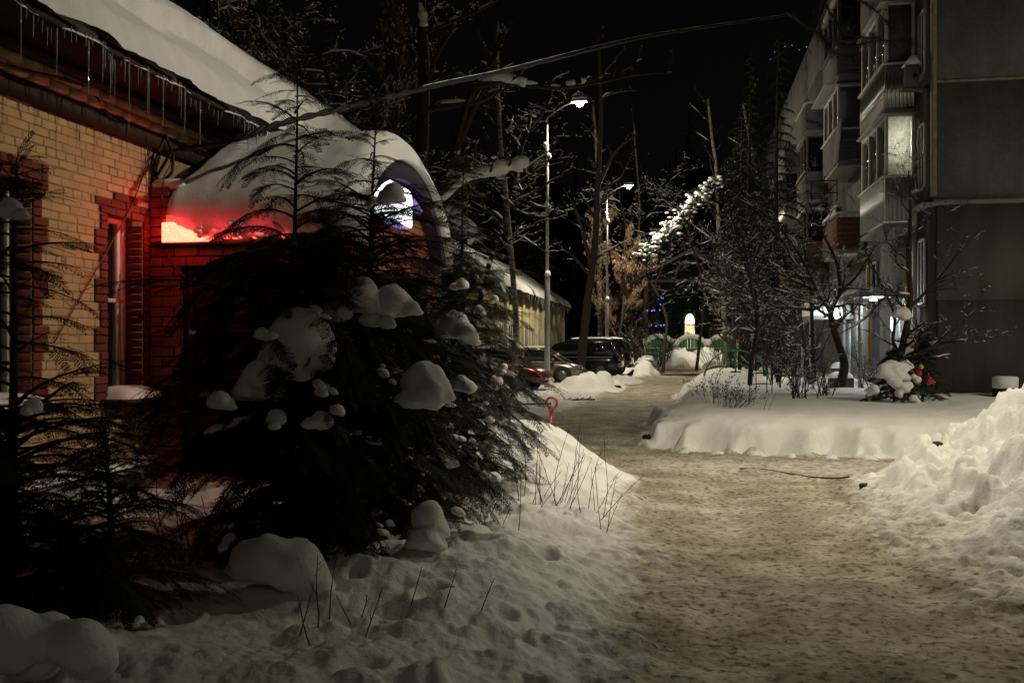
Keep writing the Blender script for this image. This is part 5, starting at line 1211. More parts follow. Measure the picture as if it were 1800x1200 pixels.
def tree_parts(t, out, o, m='bark', mt='twig', snow=.5, sides=5, leaves=None, rnd=random):
    tr = MB(); br = MB(); sn = MB(); lv = MB(); ns = 0
    for pts, rad, lev in out:
        (tr if lev == 0 else br).tube(pts, rad, 8 if lev == 0 else (sides if lev == 1 else 3), cap=(lev == 0))
        if lev >= 1 and snow > 0:
            i = 0
            while i < len(pts)-1:
                if rnd.random() < snow:
                    j = min(len(pts)-1, i+rnd.randint(1, 3)); seg = pts[i:j+1]; d = seg[-1]-seg[0]; l = np.linalg.norm(d)
                    if l > 0 and abs(d[2])/l < .72:
                        rr = rad[i:j+1]*.8+o.get('sn', .006); c = rr.copy(); c[0] *= .4; c[-1] *= .4
                        sn.tube(seg+np.array([0, 0, 1])*(rad[i:j+1]*.8+c*.5)[:, None], c, 4); ns += 1
                    i = j
                i += 1
        if leaves and lev >= 2:
            for q in pts[::leaves.get('step', 1)]:
                for _ in range(leaves['n']):
                    a = rnd.uniform(0, 6.28); l = rnd.uniform(*leaves['l']); w = l*.36; p = q+np.array([rnd.gauss(0, .05), rnd.gauss(0, .05), -rnd.random()*.06]); h = np.array([math.cos(a), math.sin(a), 0])*w; dn = np.array([rnd.gauss(0, .25)*l, rnd.gauss(0, .25)*l, -l])
                    lv.add([p, p+h*.5+dn*.4, p+dn, p-h*.5+dn*.45], [(0, 1, 2, 3)])
    if tr.n: tr.build('trunk', M[m], t, True)
    if br.n: br.build('branches', M[mt], t, True)
    if ns: tag(sn.build('branch_snow', M['snow'], t, True), kind='stuff')
    if lv.n: tag(lv.build('leaves', M['dead_leaf'], t), kind='stuff')
def bare_tree(name, base, H, r, o, label, cat='tree', group=None, seed=1, d=(0, 0, 1), m='bark', snow=.5, leaves=None, stems=1, spread=.35):
    rnd = random.Random(seed); t = thing(name, base, label, cat, group); out = []
    for k in range(stems):
        dd = d if stems == 1 else (rnd.gauss(0, spread), rnd.gauss(0, spread), 1); b = base if stems == 1 else (base[0]+rnd.gauss(0, .12), base[1]+rnd.gauss(0, .12), base[2]-.1)
        grow(out, (b[0], b[1], b[2]-.15), dd, H*(1 if stems == 1 else rnd.uniform(.6, 1.05)), r*(1 if stems == 1 else rnd.uniform(.6, 1)), 0, rnd, o)
    tree_parts(t, out, o, m, snow=snow, leaves=leaves, rnd=rnd); return t
def limb_tree(name, base, limbs, o, label, cat='tree', group=None, seed=1, snow=.5, m='bark', extra=None, leaves=None):
    """limbs given as (points, r0, r1); twigs sprout from each"""
    rnd = random.Random(seed); t = thing(name, base, label, cat, group); out = []
    for k, (pts, r0, r1) in enumerate(limbs):
        p = spline(pts, 6); rad = np.linspace(r0, r1, len(p)); out.append((p, rad, 0 if k == 0 else 1)); L = np.linalg.norm(np.diff(p, axis=0), axis=1).sum(); spawn(out, p, rad, L*o.get('tw', 1), 0 if k == 0 else 1, rnd, o)
    tree_parts(t, out, o, m, snow=snow, leaves=leaves, rnd=rnd)
    if extra: extra(t)
    return t
def snow_roll(t, pts, r, seed=0):
    p = spline(pts, 8); n = len(p); s = np.linspace(0, 1, n); rr = np.interp(s, np.linspace(0, 1, len(r)), r)*(1+.25*vn(s*9, s*0+seed, 401)); mb = MB(); mb.tube(p, rr, 10, sq=.85); mb.build('snow_roll', M['snow'], t, True)
# tall forked tree behind the porch with the two snow-loaded limbs
D = 23.5; Q_ = lambda u, v, dd=0: P(u, v, D+dd)
limb_tree('forked_tree', (*W(738, D), .2), [
    ([Q_(738, 690), Q_(737, 520), Q_(735, 380), Q_(742, 250), Q_(745, 120), Q_(740, 0), Q_(738, -160), Q_(744, -330)], .22, .08),
    ([Q_(752, 420), Q_(775, 340), Q_(800, 262), Q_(835, 185), Q_(862, 120, .5), Q_(880, 60, 1)], .17, .05),
    ([Q_(800, 262), Q_(830, 165, -.5), Q_(870, 146, -1), Q_(925, 150, -1), Q_(985, 155, -1), Q_(1050, 146, -1), Q_(1120, 132, -1), Q_(1180, 128, -1)], .08, .015),
    ([Q_(745, 60), Q_(790, 40, -1), Q_(850, 15, -2), Q_(905, -20, -3)], .05, .015),
    ([Q_(744, 300), Q_(700, 250, -1), Q_(660, 225, -2), Q_(620, 215, -2)], .05, .01),
    ([Q_(742, 160), Q_(800, 130, 1), Q_(850, 160, 1), Q_(900, 190, 1)], .04, .01)],
    dict(kids=[9, 9, 6, 3], levels=3, seg=.3, wob=.2, ratio=(.16, .3), tw=.8, sn=.012, rmin=.006, **{'from': .45}), 'tall forked tree behind the porch with a long snow-loaded horizontal limb', seed=5, snow=.33,
    extra=lambda t: (snow_roll(t, [Q_(842, 140, -.7), Q_(870, 136, -1), Q_(900, 140, -1), Q_(925, 146, -1)], [.03, .16, .17, .12]), snow_roll(t, [Q_(925, 146, -1), Q_(945, 147, -1)], [.09, .04], 3), snow_roll(t, [Q_(995, 148, -1), Q_(1005, 146, -1), Q_(1010, 150, -1)], [.06, .10, .05], 5), snow_roll(t, [Q_(1022, 142, -1), Q_(1030, 141, -1)], [.09, .06], 7), snow_roll(t, [Q_(738, 6, -.25), Q_(742, 22, -.25), Q_(745, 45, -.25)], [.04, .10, .09], 9)))
D2 = 18.5; Q2 = lambda u, v, dd=0: P(u, v, D2+dd)
limb_tree('leaning_tree', (*W(705, D2), .2), [
    ([Q2(700, 720), Q2(715, 560), Q2(735, 450), Q2(775, 362), Q2(815, 325), Q2(850, 308), Q2(885, 300), Q2(918, 296), Q2(940, 305)], .14, .03),
    ([Q2(775, 362), Q2(800, 330, 1), Q2(840, 300, 1.5), Q2(880, 285, 2)], .05, .01),
    ([Q2(880, 345), Q2(905, 368), Q2(935, 377), Q2(965, 373), Q2(985, 360)], .022, .008), ([Q2(890, 350), Q2(920, 375), Q2(960, 381), Q2(995, 372), Q2(1015, 366)], .02, .008),
    ([Q2(918, 296), Q2(935, 310), Q2(960, 305)], .02, .006)],
    dict(kids=[10, 5, 4], levels=3, seg=.22, wob=.2, ratio=(.14, .3), sn=.010, rmin=.005, **{'from': .5}), 'leaning tree behind the porch gable, its limb bent under a thick roll of snow', seed=9, snow=.5,
    extra=lambda t: (snow_roll(t, [Q2(776, 352, -.1), Q2(815, 316, -.1), Q2(840, 305, -.1)], [.05, .10, .11]), snow_roll(t, [Q2(838, 306, -.1), Q2(862, 300, -.1), Q2(890, 292, -.1), Q2(920, 288, -.1), Q2(926, 294, -.1)], [.08, .16, .15, .15, .06], 4)))
# apple tree and its neighbours in the garden bed
D3 = 20.6; Q3 = lambda u, v, dd=0: P(u, v, D3+dd); o3 = dict(kids=[10, 11, 6, 3], levels=4, seg=.14, wob=.22, ratio=(.24, .44), sn=.004, rmin=.0045, lift=.02, **{'from': .35})
limb_tree('apple_tree', (*W(1590, D3), .45), [
    ([Q3(1592, 700), Q3(1592, 660), Q3(1583, 632), Q3(1588, 600), Q3(1600, 530), Q3(1598, 450), Q3(1600, 360), Q3(1597, 300)], .115, .012),
    ([Q3(1584, 632), Q3(1612, 626, -.3), Q3(1650, 600, -.5), Q3(1690, 570, -.6), Q3(1735, 500, -.6)], .06, .01), ([Q3(1584, 625), Q3(1570, 600, .4), Q3(1572, 555, .8), Q3(1550, 500, 1), Q3(1520, 440, 1.2)], .05, .01),
    ([Q3(1600, 540), Q3(1640, 500), Q3(1680, 450, -.5), Q3(1700, 410, -.7)], .04, .008), ([Q3(1600, 520), Q3(1560, 520, -.6), Q3(1520, 560, -1), Q3(1470, 590, -1.3)], .04, .008), ([Q3(1645, 603), Q3(1700, 598, -.5), Q3(1760, 592, -.6)], .03, .006)],
    o3, 'wide bare apple tree in the garden bed before the entrance, left of the end wall', seed=12, snow=.16)
D4 = 23.5; Q4 = lambda u, v, dd=0: P(u, v, D4+dd)
limb_tree('apple_tree', (*W(1478, D4), .45), [
    ([Q4(1478, 678), Q4(1484, 640), Q4(1474, 605), Q4(1463, 570), Q4(1462, 545), Q4(1478, 515), Q4(1510, 480), Q4(1540, 430)], .12, .012),
    ([Q4(1462, 545), Q4(1440, 520), Q4(1410, 500, .5), Q4(1370, 480, 1), Q4(1330, 440, 1)], .07, .008), ([Q4(1464, 560), Q4(1450, 535, -.5), Q4(1425, 545, -.8), Q4(1380, 540, -1), Q4(1320, 550, -1)], .05, .008), ([Q4(1478, 515), Q4(1470, 460), Q4(1440, 400, .5), Q4(1420, 350, 1)], .06, .008), ([Q4(1440, 520), Q4(1400, 440), Q4(1350, 380, 1), Q4(1300, 350, 1.5)], .04, .006)],
    dict(o3, sn=.009), 'crooked bare apple tree with a twisted trunk left of the glowing entrances', seed=17, snow=.34)
bs = dict(kids=[7, 5, 3], levels=3, seg=.12, wob=.2, ratio=(.3, .5), sn=.005, rmin=.004, ang=(20, 50), **{'from': .25})
for (u, D_, H, st, sd, lab) in [(1405, 20.5, 1.25, 11, 41, 'many-stemmed bare shrub in the middle of the garden bed'), (1450, 21.5, 1.0, 6, 42, 'thin bare shrub under the crooked apple tree'), (1360, 28, 1.7, 9, 43, 'dark bare shrub behind the metal trellis'), (1530, 25, 1.6, 5, 45, 'slim bare shrub between the two apple trees')]:
    bare_tree('bare_shrub', gA(u, D_), H, .018, bs, lab, 'shrub', 'bare shrubs in the garden bed', sd, stems=st, snow=.25)
# dry fine-twigged bush bending out of the bed's shoulder
M['dry_twig'] = mat('dry_twig', (.13, .095, .07), .9, .35, 10)
def dry_bush(base, n, L, label, seed, lean=(.25, -.1), rr=.0042, seeds=True):
    rnd = random.Random(seed); t = thing('dry_bush', base, label, 'bush'); tw = MB(); hd = MB()
    for k in range(n):
        a = rnd.uniform(0, 6.28); s = rnd.random()**.5*.32; p = np.array([base[0]+math.cos(a)*s, base[1]+math.sin(a)*s*.7, base[2]-.06]); d = np.array([math.cos(a)*s*2.2+lean[0]*rnd.random(), math.sin(a)*s*2+lean[1], rnd.uniform(.5, 1.1)]); out = []
        grow(out, p, d, L*rnd.uniform(.5, 1.05), rr, 0, rnd, dict(kids=[4, 2], levels=2, seg=.07, wob=.13, ratio=(.22, .45), rmin=.0022, ang=(18, 45), **{'from': .35}))
        for pts, rad, lev in out:
            tw.tube(pts, rad, 3, cap=False)
            if seeds and rnd.random() < .22: hd.add(IV2*.012+pts[-1], None, IT2)
    tw.build('twigs', M['dry_twig'], t); 
    if hd.n: tag(hd.build('seed_heads', M['stalk'], t), kind='stuff')
dry_bush(gA(1275, 17.6), 60, .62, 'fine-twigged dry bush on the near left shoulder of the garden bed', 51, (.55, -.1)); dry_bush(gA(1245, 18.6), 16, .62, 'smaller dry bush with seed heads just left of the fine-twigged one', 52, (.0, 0))
dry_bush(gA(1262, 34), 26, 1.5, 'dry bush at the foot of the right fence pier by the lane', 55, (-.2, 0), .01, False)
def stalks(base, n, L, lean, label, seed, sp=.25):
    rnd = random.Random(seed); t = thing('dry_stalks', base, label, 'dry plant', 'dry stalks poking out of the snow'); mb = MB()
    for k in range(n):
        p = np.array([base[0]+rnd.gauss(0, sp), base[1]+rnd.gauss(0, sp*.8), 0]); p[2] = gz(p[0], p[1])-.03; d = np.array([lean[0]+rnd.gauss(0, .32), lean[1]+rnd.gauss(0, .2), 1]); out = []
        grow(out, p, d, L*rnd.uniform(.35, 1.1), .0042, 0, rnd, dict(kids=[3], levels=1, seg=.08, wob=.07, ratio=(.15, .35), rmin=.002, ang=(20, 60), **{'from': .4}))
        for pts, rad, lev in out: mb.tube(pts, rad, 4, cap=False)
    mb.build('stems', M['stalk'], t)
stalks(gA(985, 8.6), 24, .78, (.25, 0), 'tuft of dry stalks leaning over the snow drift beside the cypress', 61, .2); stalks(gA(1050, 8.0), 4, .55, (.1, 0), 'few dry stems standing alone between the drift and the lane', 62, .12)
stalks(gA(690, 4.9), 8, .42, (.1, 0), 'sparse dry stems in the trodden snow at the photo bottom', 63, .25); stalks(gA(300, 6.2), 14, .9, (-.45, 0), 'dark slanting stems in front of the porch door', 64, .35); stalks(gA(790, 7.2), 10, .6, (.05, 0), 'dry stems under the boughs of the lane-side cypress', 65, .2)
stalks(gA(520, 4.7), 2, .7, (-.05, 0), 'single thin twig upright before the big cypress', 66, .1); stalks(gA(1345, 16.6), 3, .35, (.2, 0), 'short twig fork sticking out of the bed near the trellis', 67, .03)

# ------------------------------------------------------------------ conifers
def needle_twig(mb, p, d, L, rnd, n=10, w=.012, l=.07):
    d = np.array(d)/np.linalg.norm(d); ref = np.array([0, 0, 1.]) if abs(d[2]) < .9 else np.array([1., 0, 0]); a = np.cross(d, ref); a /= np.linalg.norm(a); b = np.cross(d, a); V = []; T = []
    for i in range(n):
        s = (i+rnd.random())/n; q = p+d*L*s; an = i*2.4; o = a*math.cos(an)+b*math.sin(an); e = q+(o*.8+d*.75)*l*rnd.uniform(.7, 1.2); sd = np.cross(d, o)*w
        k = len(V); V += [q+sd, q-sd, e]; T.append((k, k+1, k+2))
    mb.add(V, None, T)
def small_spruce(base, H, Rm, label, seed, n=40, m='spruce_blue', up=.1):
    rnd = random.Random(seed); x, y, z = base; t = thing('young_spruce', base, label, 'spruce'); mb = MB(); wd = MB(); wd.tube([(x, y, z-.1), (x, y, z+H)], [.035, .008], 6)
    for i in range(n):
        u = (i+.5)/n; zz = z+.08+(H-.1)*u; az = i*2.4+rnd.random()*.4; L_ = Rm*(1-u*.85)*rnd.uniform(.75, 1.15); pts = [np.array([x+math.cos(az)*L_*s, y+math.sin(az)*L_*s, zz+L_*(up*s-.30*s*s)]) for s in np.linspace(0, 1, 6)]
        wd.tube(pts, .006, 3, cap=False)
        for k in range(5):
            d = pts[k+1]-pts[k]; needle_twig(mb, pts[k], d, np.linalg.norm(d)*1.1, rnd, 26, .006, .062)
            for s in (-1, 1):
                dd = np.array([d[0]*.6-s*d[1], d[1]*.6+s*d[0], d[2]-.02]); needle_twig(mb, pts[k+1], dd, L_*.42*(1-.12*k), rnd, 26, .006, .058)
    wd.build('trunk', M['bark'], t); mb.build('needles', M[m], t); return t
sp1 = small_spruce(gA(1572, 19.6), 1.12, .72, 'young spruce in the garden bed under a thick spread of snow', 71, 46); 
for D_, balls in [(19.2, [(1552, 648, 11), (1568, 643, 12), (1586, 646, 11), (1560, 658, 11), (1578, 660, 12), (1594, 664, 8), (1542, 662, 7)]), (19.1, [(1576, 674, 10), (1588, 681, 9), (1580, 692, 8), (1566, 668, 8), (1598, 676, 7)]), (19.15, [(1536, 684, 8), (1528, 690, 6)]), (19.1, [(1606, 700, 7), (1612, 706, 6)]), (19.3, [(1612, 668, 7), (1606, 662, 5)])]: cushion(sp1, balls, D_, seed=int(D_*10)+len(balls), flat=.95)
sp2 = small_spruce(gA(1622, 20.4), 1.55, .62, 'young spruce hung with red baubles beside the end wall corner', 72, 46)
for D_, balls in [(19.9, [(1588, 553, 13), (1580, 550, 9), (1590, 561, 7)]), (19.9, [(1590, 640, 9), (1598, 644, 7)]), (19.8, [(1606, 668, 6), (1600, 672, 4)])]: cushion(sp2, balls, D_, seed=int(D_*7))
for i, (u, v, c, nm) in enumerate([(1615, 656, (.45, .01, .02), 'red'), (1632, 668, (.30, .008, .015), 'dark red'), (1603, 655, (.45, .01, .02), 'small red'), (1619, 645, (.65, .45, .02), 'yellow'), (1640, 672, (.30, .008, .02), 'crimson')]):
    p = P(u, v, 19.75); mb = MB(); r = (.075, .10, .045, .055, .05)[i]; mb.add(IV2*r+np.array(p), None, IT2); b = mb.build('bauble', mat('bauble_'+nm.replace(' ', '_'), c, .12, 0, spec=.8, coat=.6), None, True)
    tag(b, {0: 'round red bauble in the middle of the spruce by the wall corner', 1: 'largest dark red bauble low on the spruce by the wall corner', 2: 'small red bauble at the left side of the decorated spruce', 3: 'yellow bauble near the top of the decorated spruce', 4: 'small crimson bauble at the right tip of the decorated spruce'}[i], 'bauble', 'baubles on the young spruce')
    mb = MB(); mb.tube([(p[0], p[1], p[2]+r*.9), (p[0], p[1], p[2]+r*1.5)], .008, 5); mb.build('cap', M['galv'], b)
def conifer(name, H, bare, Rm, nb, seed, m, trunk='bark', tr=.17, dust=False, top_open=.0):
    rnd = random.Random(seed); t = thing(name, (0, 0, 0), None, None); wd = MB(); mb = MB(); lx, ly = rnd.gauss(0, .25), rnd.gauss(0, .25)
    tp = [(lx*s*s+.05*math.sin(4*s+seed), ly*s*s, -.3+(H+.3)*s) for s in np.linspace(0, 1, 9)]; wd.tube(tp, [tr*(1-.85*s) for s in np.linspace(0, 1, 9)], 9); wd.build('trunk', M[trunk], t, True); sn = MB()
    for i in range(nb):
        u = (i+.5)/nb; zz = H*(bare+(1-bare)*u); az = i*2.39996+rnd.gauss(0, .3); L_ = max(.4, Rm*(1-u)**.7*rnd.uniform(.6, 1.15)); pts = [np.array([lx*u*u+math.cos(az)*L_*s, ly*u*u+math.sin(az)*L_*s, zz+L_*(.18*s-.52*s*s)]) for s in np.linspace(0, 1, 7)]
        mb.tube(pts, .03, 3, cap=False)
        for k in range(1, 7):
            for s in (-1, 1):
                d = pts[k]-pts[k-1]; l = L_*.34*(1.15-.09*k)*rnd.uniform(.7, 1.2); dd = np.array([d[0]*.7-s*d[1], d[1]*.7+s*d[0], d[2]-.32*np.linalg.norm(d)]); dd /= np.linalg.norm(dd); nn = np.cross(dd, [0, 0, 1]); nn /= np.linalg.norm(nn)+1e-9; q = pts[k]; V = []; T = []
                for f in range(6):
                    a = q+dd*l*f/6; e = a+dd*l*.33+np.array([0, 0, -.22*l])*rnd.uniform(.5, 1.3)+nn*l*.22*(-1 if f % 2 else 1)*rnd.uniform(.5, 1.2); c = a+dd*l*.22; g0 = len(V); V += [a, e, c]; T.append((g0, g0+1, g0+2)); V += [a, c, a+dd*l*.3+nn*l*.18*(1 if f % 2 else -1)]; T.append((g0+3, g0+4, g0+5))
                mb.add(V, None, T)
    mb.build('crown', M[m], t); return t
def scatter(proto, spots, labels, cat, group):
    for i, (x, y, s) in enumerate(spots):
        o = proto if i == 0 else copy_tree(proto); o.location = (x, y, 0); o.rotation_euler = (0, 0, random.uniform(0, 6.28)); o.scale = (s, s, s*random.uniform(.92, 1.08)); lab = labels[i] if isinstance(labels, list) else labels
        tag(o, lab, cat, group)
rnd = random.Random(77); spots = []
def ok(x, y):
    if -3.4 < x < 4.2 and y < 92: return False
    if x > 3.2 and y < 92: return False
    if -13.5 < x < -2 and 31 < y < 76: return False
    if -12 < x < 0 and y < 22.5: return False
    if x > -15-.12*(y-30) and y < 76 and x < 3: return False
    if abs(x-gx) < 9 and 80 < y < 112: return False
    return all((x-a)**2+(y-b)**2 > 5.5 for a, b, _ in spots)
tries = 0
while len(spots) < 96 and tries < 6000:
    tries += 1; y = rnd.uniform(23, 150); az = rnd.uniform(R(-40), R(20)); x = y*math.tan(az)
    if ok(x, y): spots.append((x, y, rnd.uniform(.8, 1.2)))
k = len(spots)//4
scatter(conifer('pine_tree', 23, .42, 3.0, 60, 81, 'pine', tr=.20), spots[:k], 'tall dark pine of the wood with a bare lower trunk', 'pine', 'tall pines of the dark wood')
scatter(conifer('spruce_tree', 19, .06, 3.1, 110, 82, 'pine'), spots[k:2*k], 'dark spruce of the wood with boughs to the ground', 'spruce', 'dark spruces of the wood')
scatter(conifer('spruce_tree', 22, .14, 3.6, 105, 83, 'pine_dust', tr=.22), spots[2*k:3*k], 'snow-dusted spruce deep in the dark wood', 'spruce', 'snow-dusted spruces of the wood')
scatter(conifer('pine_tree', 25, .5, 2.6, 46, 84, 'pine', tr=.24), spots[3*k:], 'very tall thin-crowned pine of the dark wood', 'pine', 'thin-crowned pines of the dark wood')
mb = MB(); th = np.linspace(R(-75), R(52), 60)
for k_, (rr, hh) in enumerate(((165, 26), (172, 30))):
    V = []
    for z in (0, 1): V += [(rr*math.sin(a), rr*math.cos(a), -1 if z == 0 else hh+3*math.sin(a*37+k_)+2.2*math.sin(a*91+1)) for a in th]
    mb.add(V, [(i, i+1, 61+i-1+1, 60+i) for i in range(59)])
    for i in range(240):
        a = rnd.uniform(R(-75), R(52)); w = rnd.uniform(1.2, 2.8); h = hh+rnd.uniform(-4, 8); c = np.array([(rr-1)*math.sin(a), (rr-1)*math.cos(a), 0]); tg = np.array([math.cos(a), -math.sin(a), 0]); dp = np.array([math.sin(a), math.cos(a), 0])
        for q in range(9):
            zz = h*(.2+.8*q/9); ww = w*(1-q/9.5); mb.add([c+tg*ww+[0, 0, zz-1], c-tg*ww+[0, 0, zz-1], c+[0, 0, zz+3.2], c-dp*ww+[0, 0, zz-1]], None, [(0, 1, 2), (0, 3, 2), (1, 2, 3)])
tag(mb.build('distant_wood', M['pine'], None), 'dark far wood closing the view', None, None, 'stuff')
# birches
for i, (u, D_, v0, sd, lab) in enumerate([(1275, 62, 18, 91, 'pale birch trunk rising above the lit arched window'), (1378, 58, 17, 92, 'birch with a leaning upper trunk left of the dark balconies'), (1053, 66, 19, 93, 'faint birch trunk between the two street lamps'), (905, 30, 12, 94, 'slim birch in front of the far yellow building'), (1118, 75, 19, 95, 'thin birch right of the far lamp'), (1362, 66, 18, 96, 'slender birch behind the leaning one')]):
    x, y = W(u, D_); bare_tree('birch_tree', (x, y, 0), v0, .20 if i < 3 else .11, dict(kids=[16, 5, 3], levels=2, seg=.7, wob=.07, ratio=(.10, .2), sn=.012, rmin=.012, ang=(30, 55), lift=.04, **{'from': .35}), lab, 'birch', 'birches along the lane', sd, m='birch', snow=.25, d=(-.02 if i == 1 else .0, 0, 1))
# trees with dry brown leaves and bare trees by the lane
lo_ = dict(kids=[11, 7, 4], levels=3, seg=.35, wob=.16, ratio=(.28, .45), sn=.012, rmin=.008, lift=.07, ang=(25, 50), **{'from': .25})
for i, (u, D_, H, sd, lf, lab) in enumerate([(1088, 58, 8.2, 101, 5, 'slender tree full of dry brown leaves beyond the black cars'), (1048, 60, 9.0, 102, 4, 'taller tree with dry brown leaves just right of the near lamp post'), (1125, 64, 6.8, 103, 3, 'small brown-leaved tree at the lane edge, left of the snowy bough'), (640, 30, 11, 104, 3, 'leafy-brown tree in the dark behind the porch roof'), (560, 36, 13, 105, 3, 'tall brown-leaved tree behind the ridge of the snowy roof')]):
    x, y = W(u, D_); bare_tree('brown_leaf_tree', (x, y, 0), H, .11, lo_, lab, 'tree', 'trees keeping dry brown leaves', sd, snow=.22, leaves=dict(n=max(1, lf-2), l=(.12, .24), step=1))
wo = dict(kids=[9, 7, 4], levels=3, seg=.3, wob=.17, ratio=(.28, .48), sn=.010, rmin=.008, lift=.05, **{'from': .15})
for i, (u, D_, H, r, sd, lab) in enumerate([(1135, 66, 6, .10, 112, 'bare tree in the bank under the blue lights'), (1160, 72, 6.5, .09, 113, 'bare tree at the lane edge before the left fence arch'), (1300, 46, 6.2, .10, 114, 'dark bare tree behind the green climbing arch'), (1345, 40, 6.0, .10, 115, 'bushy bare tree behind the trellis'), (1395, 36, 5.2, .09, 116, 'low bare tree before the farther entrance'), (1330, 58, 8, .12, 117, 'tall bare tree right of the lit arched window'), (1285, 70, 5, .09, 118, 'bare tree at the right end of the fence'), (1430, 31, 4.6, .08, 119, 'bare tree left of the snow-topped canopy'), (1105, 60, 4.5, .08, 120, 'thin bare tree just past the tail of the black SUV')]):
    x, y = W(u, D_); bare_tree('bare_tree', (x, y, gz(x, y)), H, r, wo, lab, 'tree', 'bare trees along the lane', sd, snow=.15)
fz = dict(kids=[12, 8, 5], levels=3, seg=.2, wob=.2, ratio=(.3, .5), sn=.005, rmin=.005, lift=.02, ang=(30, 65), **{'from': .18})
for i, (u, D_, H, sd, lab) in enumerate([(1318, 27, 4.6, 171, 'frosted low-branching tree behind the metal trellis'), (1368, 30, 5.6, 172, 'frosted low-branching tree between the trellis and the crooked apple tree'), (1425, 28.5, 5.2, 173, 'frosted low-branching tree touching the snow-topped canopy'), (1290, 38, 5.6, 174, 'frosted low-branching tree rising over the climbing arch'), (1345, 36, 6.2, 175, 'tallest frosted tree of the yard thicket')]):
    x, y = W(u, D_); bare_tree('frosted_tree', (x, y, gz(x, y)), H, .075, fz, lab, 'tree', 'frosted low trees in the yard', sd, snow=.30)
Dk = 46.0; Qk = lambda u, v, dd=0: P(u, v, Dk+dd)
limb_tree('thick_tree', (*W(1022, Dk), 0), [([Qk(1020, 665), Qk(1024, 610), Qk(1034, 520), Qk(1046, 430), Qk(1050, 330), Qk(1056, 200), Qk(1052, 60)], .25, .08), ([Qk(1040, 470), Qk(1015, 380), Qk(990, 330, 1)], .12, .03), ([Qk(1050, 330), Qk(1080, 270), Qk(1120, 235, -1)], .12, .03)],
    dict(kids=[10, 6, 4], levels=3, seg=.4, wob=.2, ratio=(.14, .28), sn=.012, rmin=.008, **{'from': .35}), 'dark thick tree rising in front of the black SUVs', 'tree', None, 111, .2)
sw = dict(kids=[15, 9, 5, 3], levels=3, seg=.3, wob=.2, ratio=(.26, .42), sn=.012, rmin=.007, lift=-.01, ang=(45, 80), **{'from': .45})
for i, (u, D_, H, sd, lab) in enumerate([(690, 25, 9.5, 161, 'snow-sprinkled bare tree behind the porch roof'), (610, 29, 12, 162, 'snow-sprinkled bare tree farther left, over the roof end'), (800, 31, 10, 165, 'snow-sprinkled tree behind the forked trunk'), (1165, 58, 14, 166, 'snow-sprinkled tree under the long overhead cable')]):
    x, y = W(u, D_); bare_tree('snowy_tree', (x, y, 0), H, .11, sw, lab, 'tree', 'bare trees sprinkled with snow', sd, snow=.62)
# dense thicket right of the lane end
for i, (u, D_, H) in enumerate([(1290, 52, 3.4), (1325, 44, 3.6), (1370, 40, 3.2), (1420, 38, 3.3), (1345, 55, 4.2), (1400, 48, 4.4), (1265, 78, 3.5), (1150, 62, 2.6), (1120, 57, 2.3), (1172, 76, 2.6)]):
    x, y = W(u, D_); bare_tree('bare_thicket', (x, y, gz(x, y)-.05), H, .03, dict(kids=[9, 6], levels=2, seg=.22, wob=.16, ratio=(.3, .5), sn=.006, rmin=.007, ang=(20, 45), **{'from': .1}), ['leafless thicket behind the climbing arch', 'leafless thicket left of the tall trellis', 'leafless thicket below the dark balconies', 'leafless thicket beside the snow-topped canopy', 'tall leafless thicket far right of the lane', 'tall leafless thicket in front of the far facade', 'leafless thicket hugging the right fence pier', 'leafless thicket on the bank past the cars', 'leafless thicket close behind the black SUV', 'leafless thicket near the left fence arch'][i], 'shrub', 'thickets along the lane', 130+i, stems=10, snow=.12, spread=.3)
# spruce whose snow-laden bough hangs into the far lamp's light
sx, sy = W(1305, 57); big = conifer('spruce_tree', 16, .34, 3.2, 90, 141, 'pine_dust', tr=.2); big.location = (sx, sy, 0); tag(big, 'spruce above the lane with one bright snow-laden bough hanging toward the lamp', 'spruce'); WPOS[big.name] = Vector((0, 0, 0))
rb = random.Random(5); nb_ = MB(); sb = MB(); Db = 54.0
bp_ = spline([P(1262, 318, Db+2), P(1235, 345, Db+1), P(1205, 375, Db+.5), P(1180, 405, Db), P(1155, 430, Db), P(1132, 450, Db)], 8)
for i, p in enumerate(bp_):
    for s in (-1, 1):
        for q in range(6):
            d = np.array([rb.gauss(-.25, .5), rb.gauss(0, .6), rb.uniform(-1.1, .1)]); needle_twig(nb_, p+np.array([rb.gauss(0, .18), rb.gauss(0, .3), rb.gauss(0, .12)]), d, rb.uniform(.5, 1.1)*(1-.3*i/len(bp_)), rb, 22, .022, .2)
    for q in range(10):
        r = abs(rb.gauss(.035, .045))+.02; W_ = IV2*(1+.3*fbm(IV2[:, 0]*2+q+i, IV2[:, 1]*2+IV2[:, 2], 77, 2))[:, None]
        sb.add(W_*np.array([r*1.6, r*1.2, r*.7])+p+np.array([rb.gauss(.0, .30), rb.gauss(-.15, .35), .05+rb.gauss(0, .2)]), None, IT2)
nb_.tube(bp_, .05, 5)
loc = Vector(big.location)
for o in (nb_.build('bough', M['pine'], big), tag(sb.build('bough_snow', M['snow'], big, True), kind='stuff')):
    o.matrix_parent_inverse = Matrix.Translation(-loc)
for i, (px_, py_, H_, sd) in enumerate([(3.75, 40.5, 14, 153), (3.2, 49, 16, 154)]):
    ys = conifer('spruce_tree', H_, .24, 1.75, 84, sd, 'pine', tr=.16); ys.location = (px_, py_, .2)
    tag(ys, ['slim dark spruce in the yard behind the crooked apple tree', 'tallest slim dark spruce of the yard, by the climbing arch'][i], 'spruce', 'slim dark spruces in the yard')
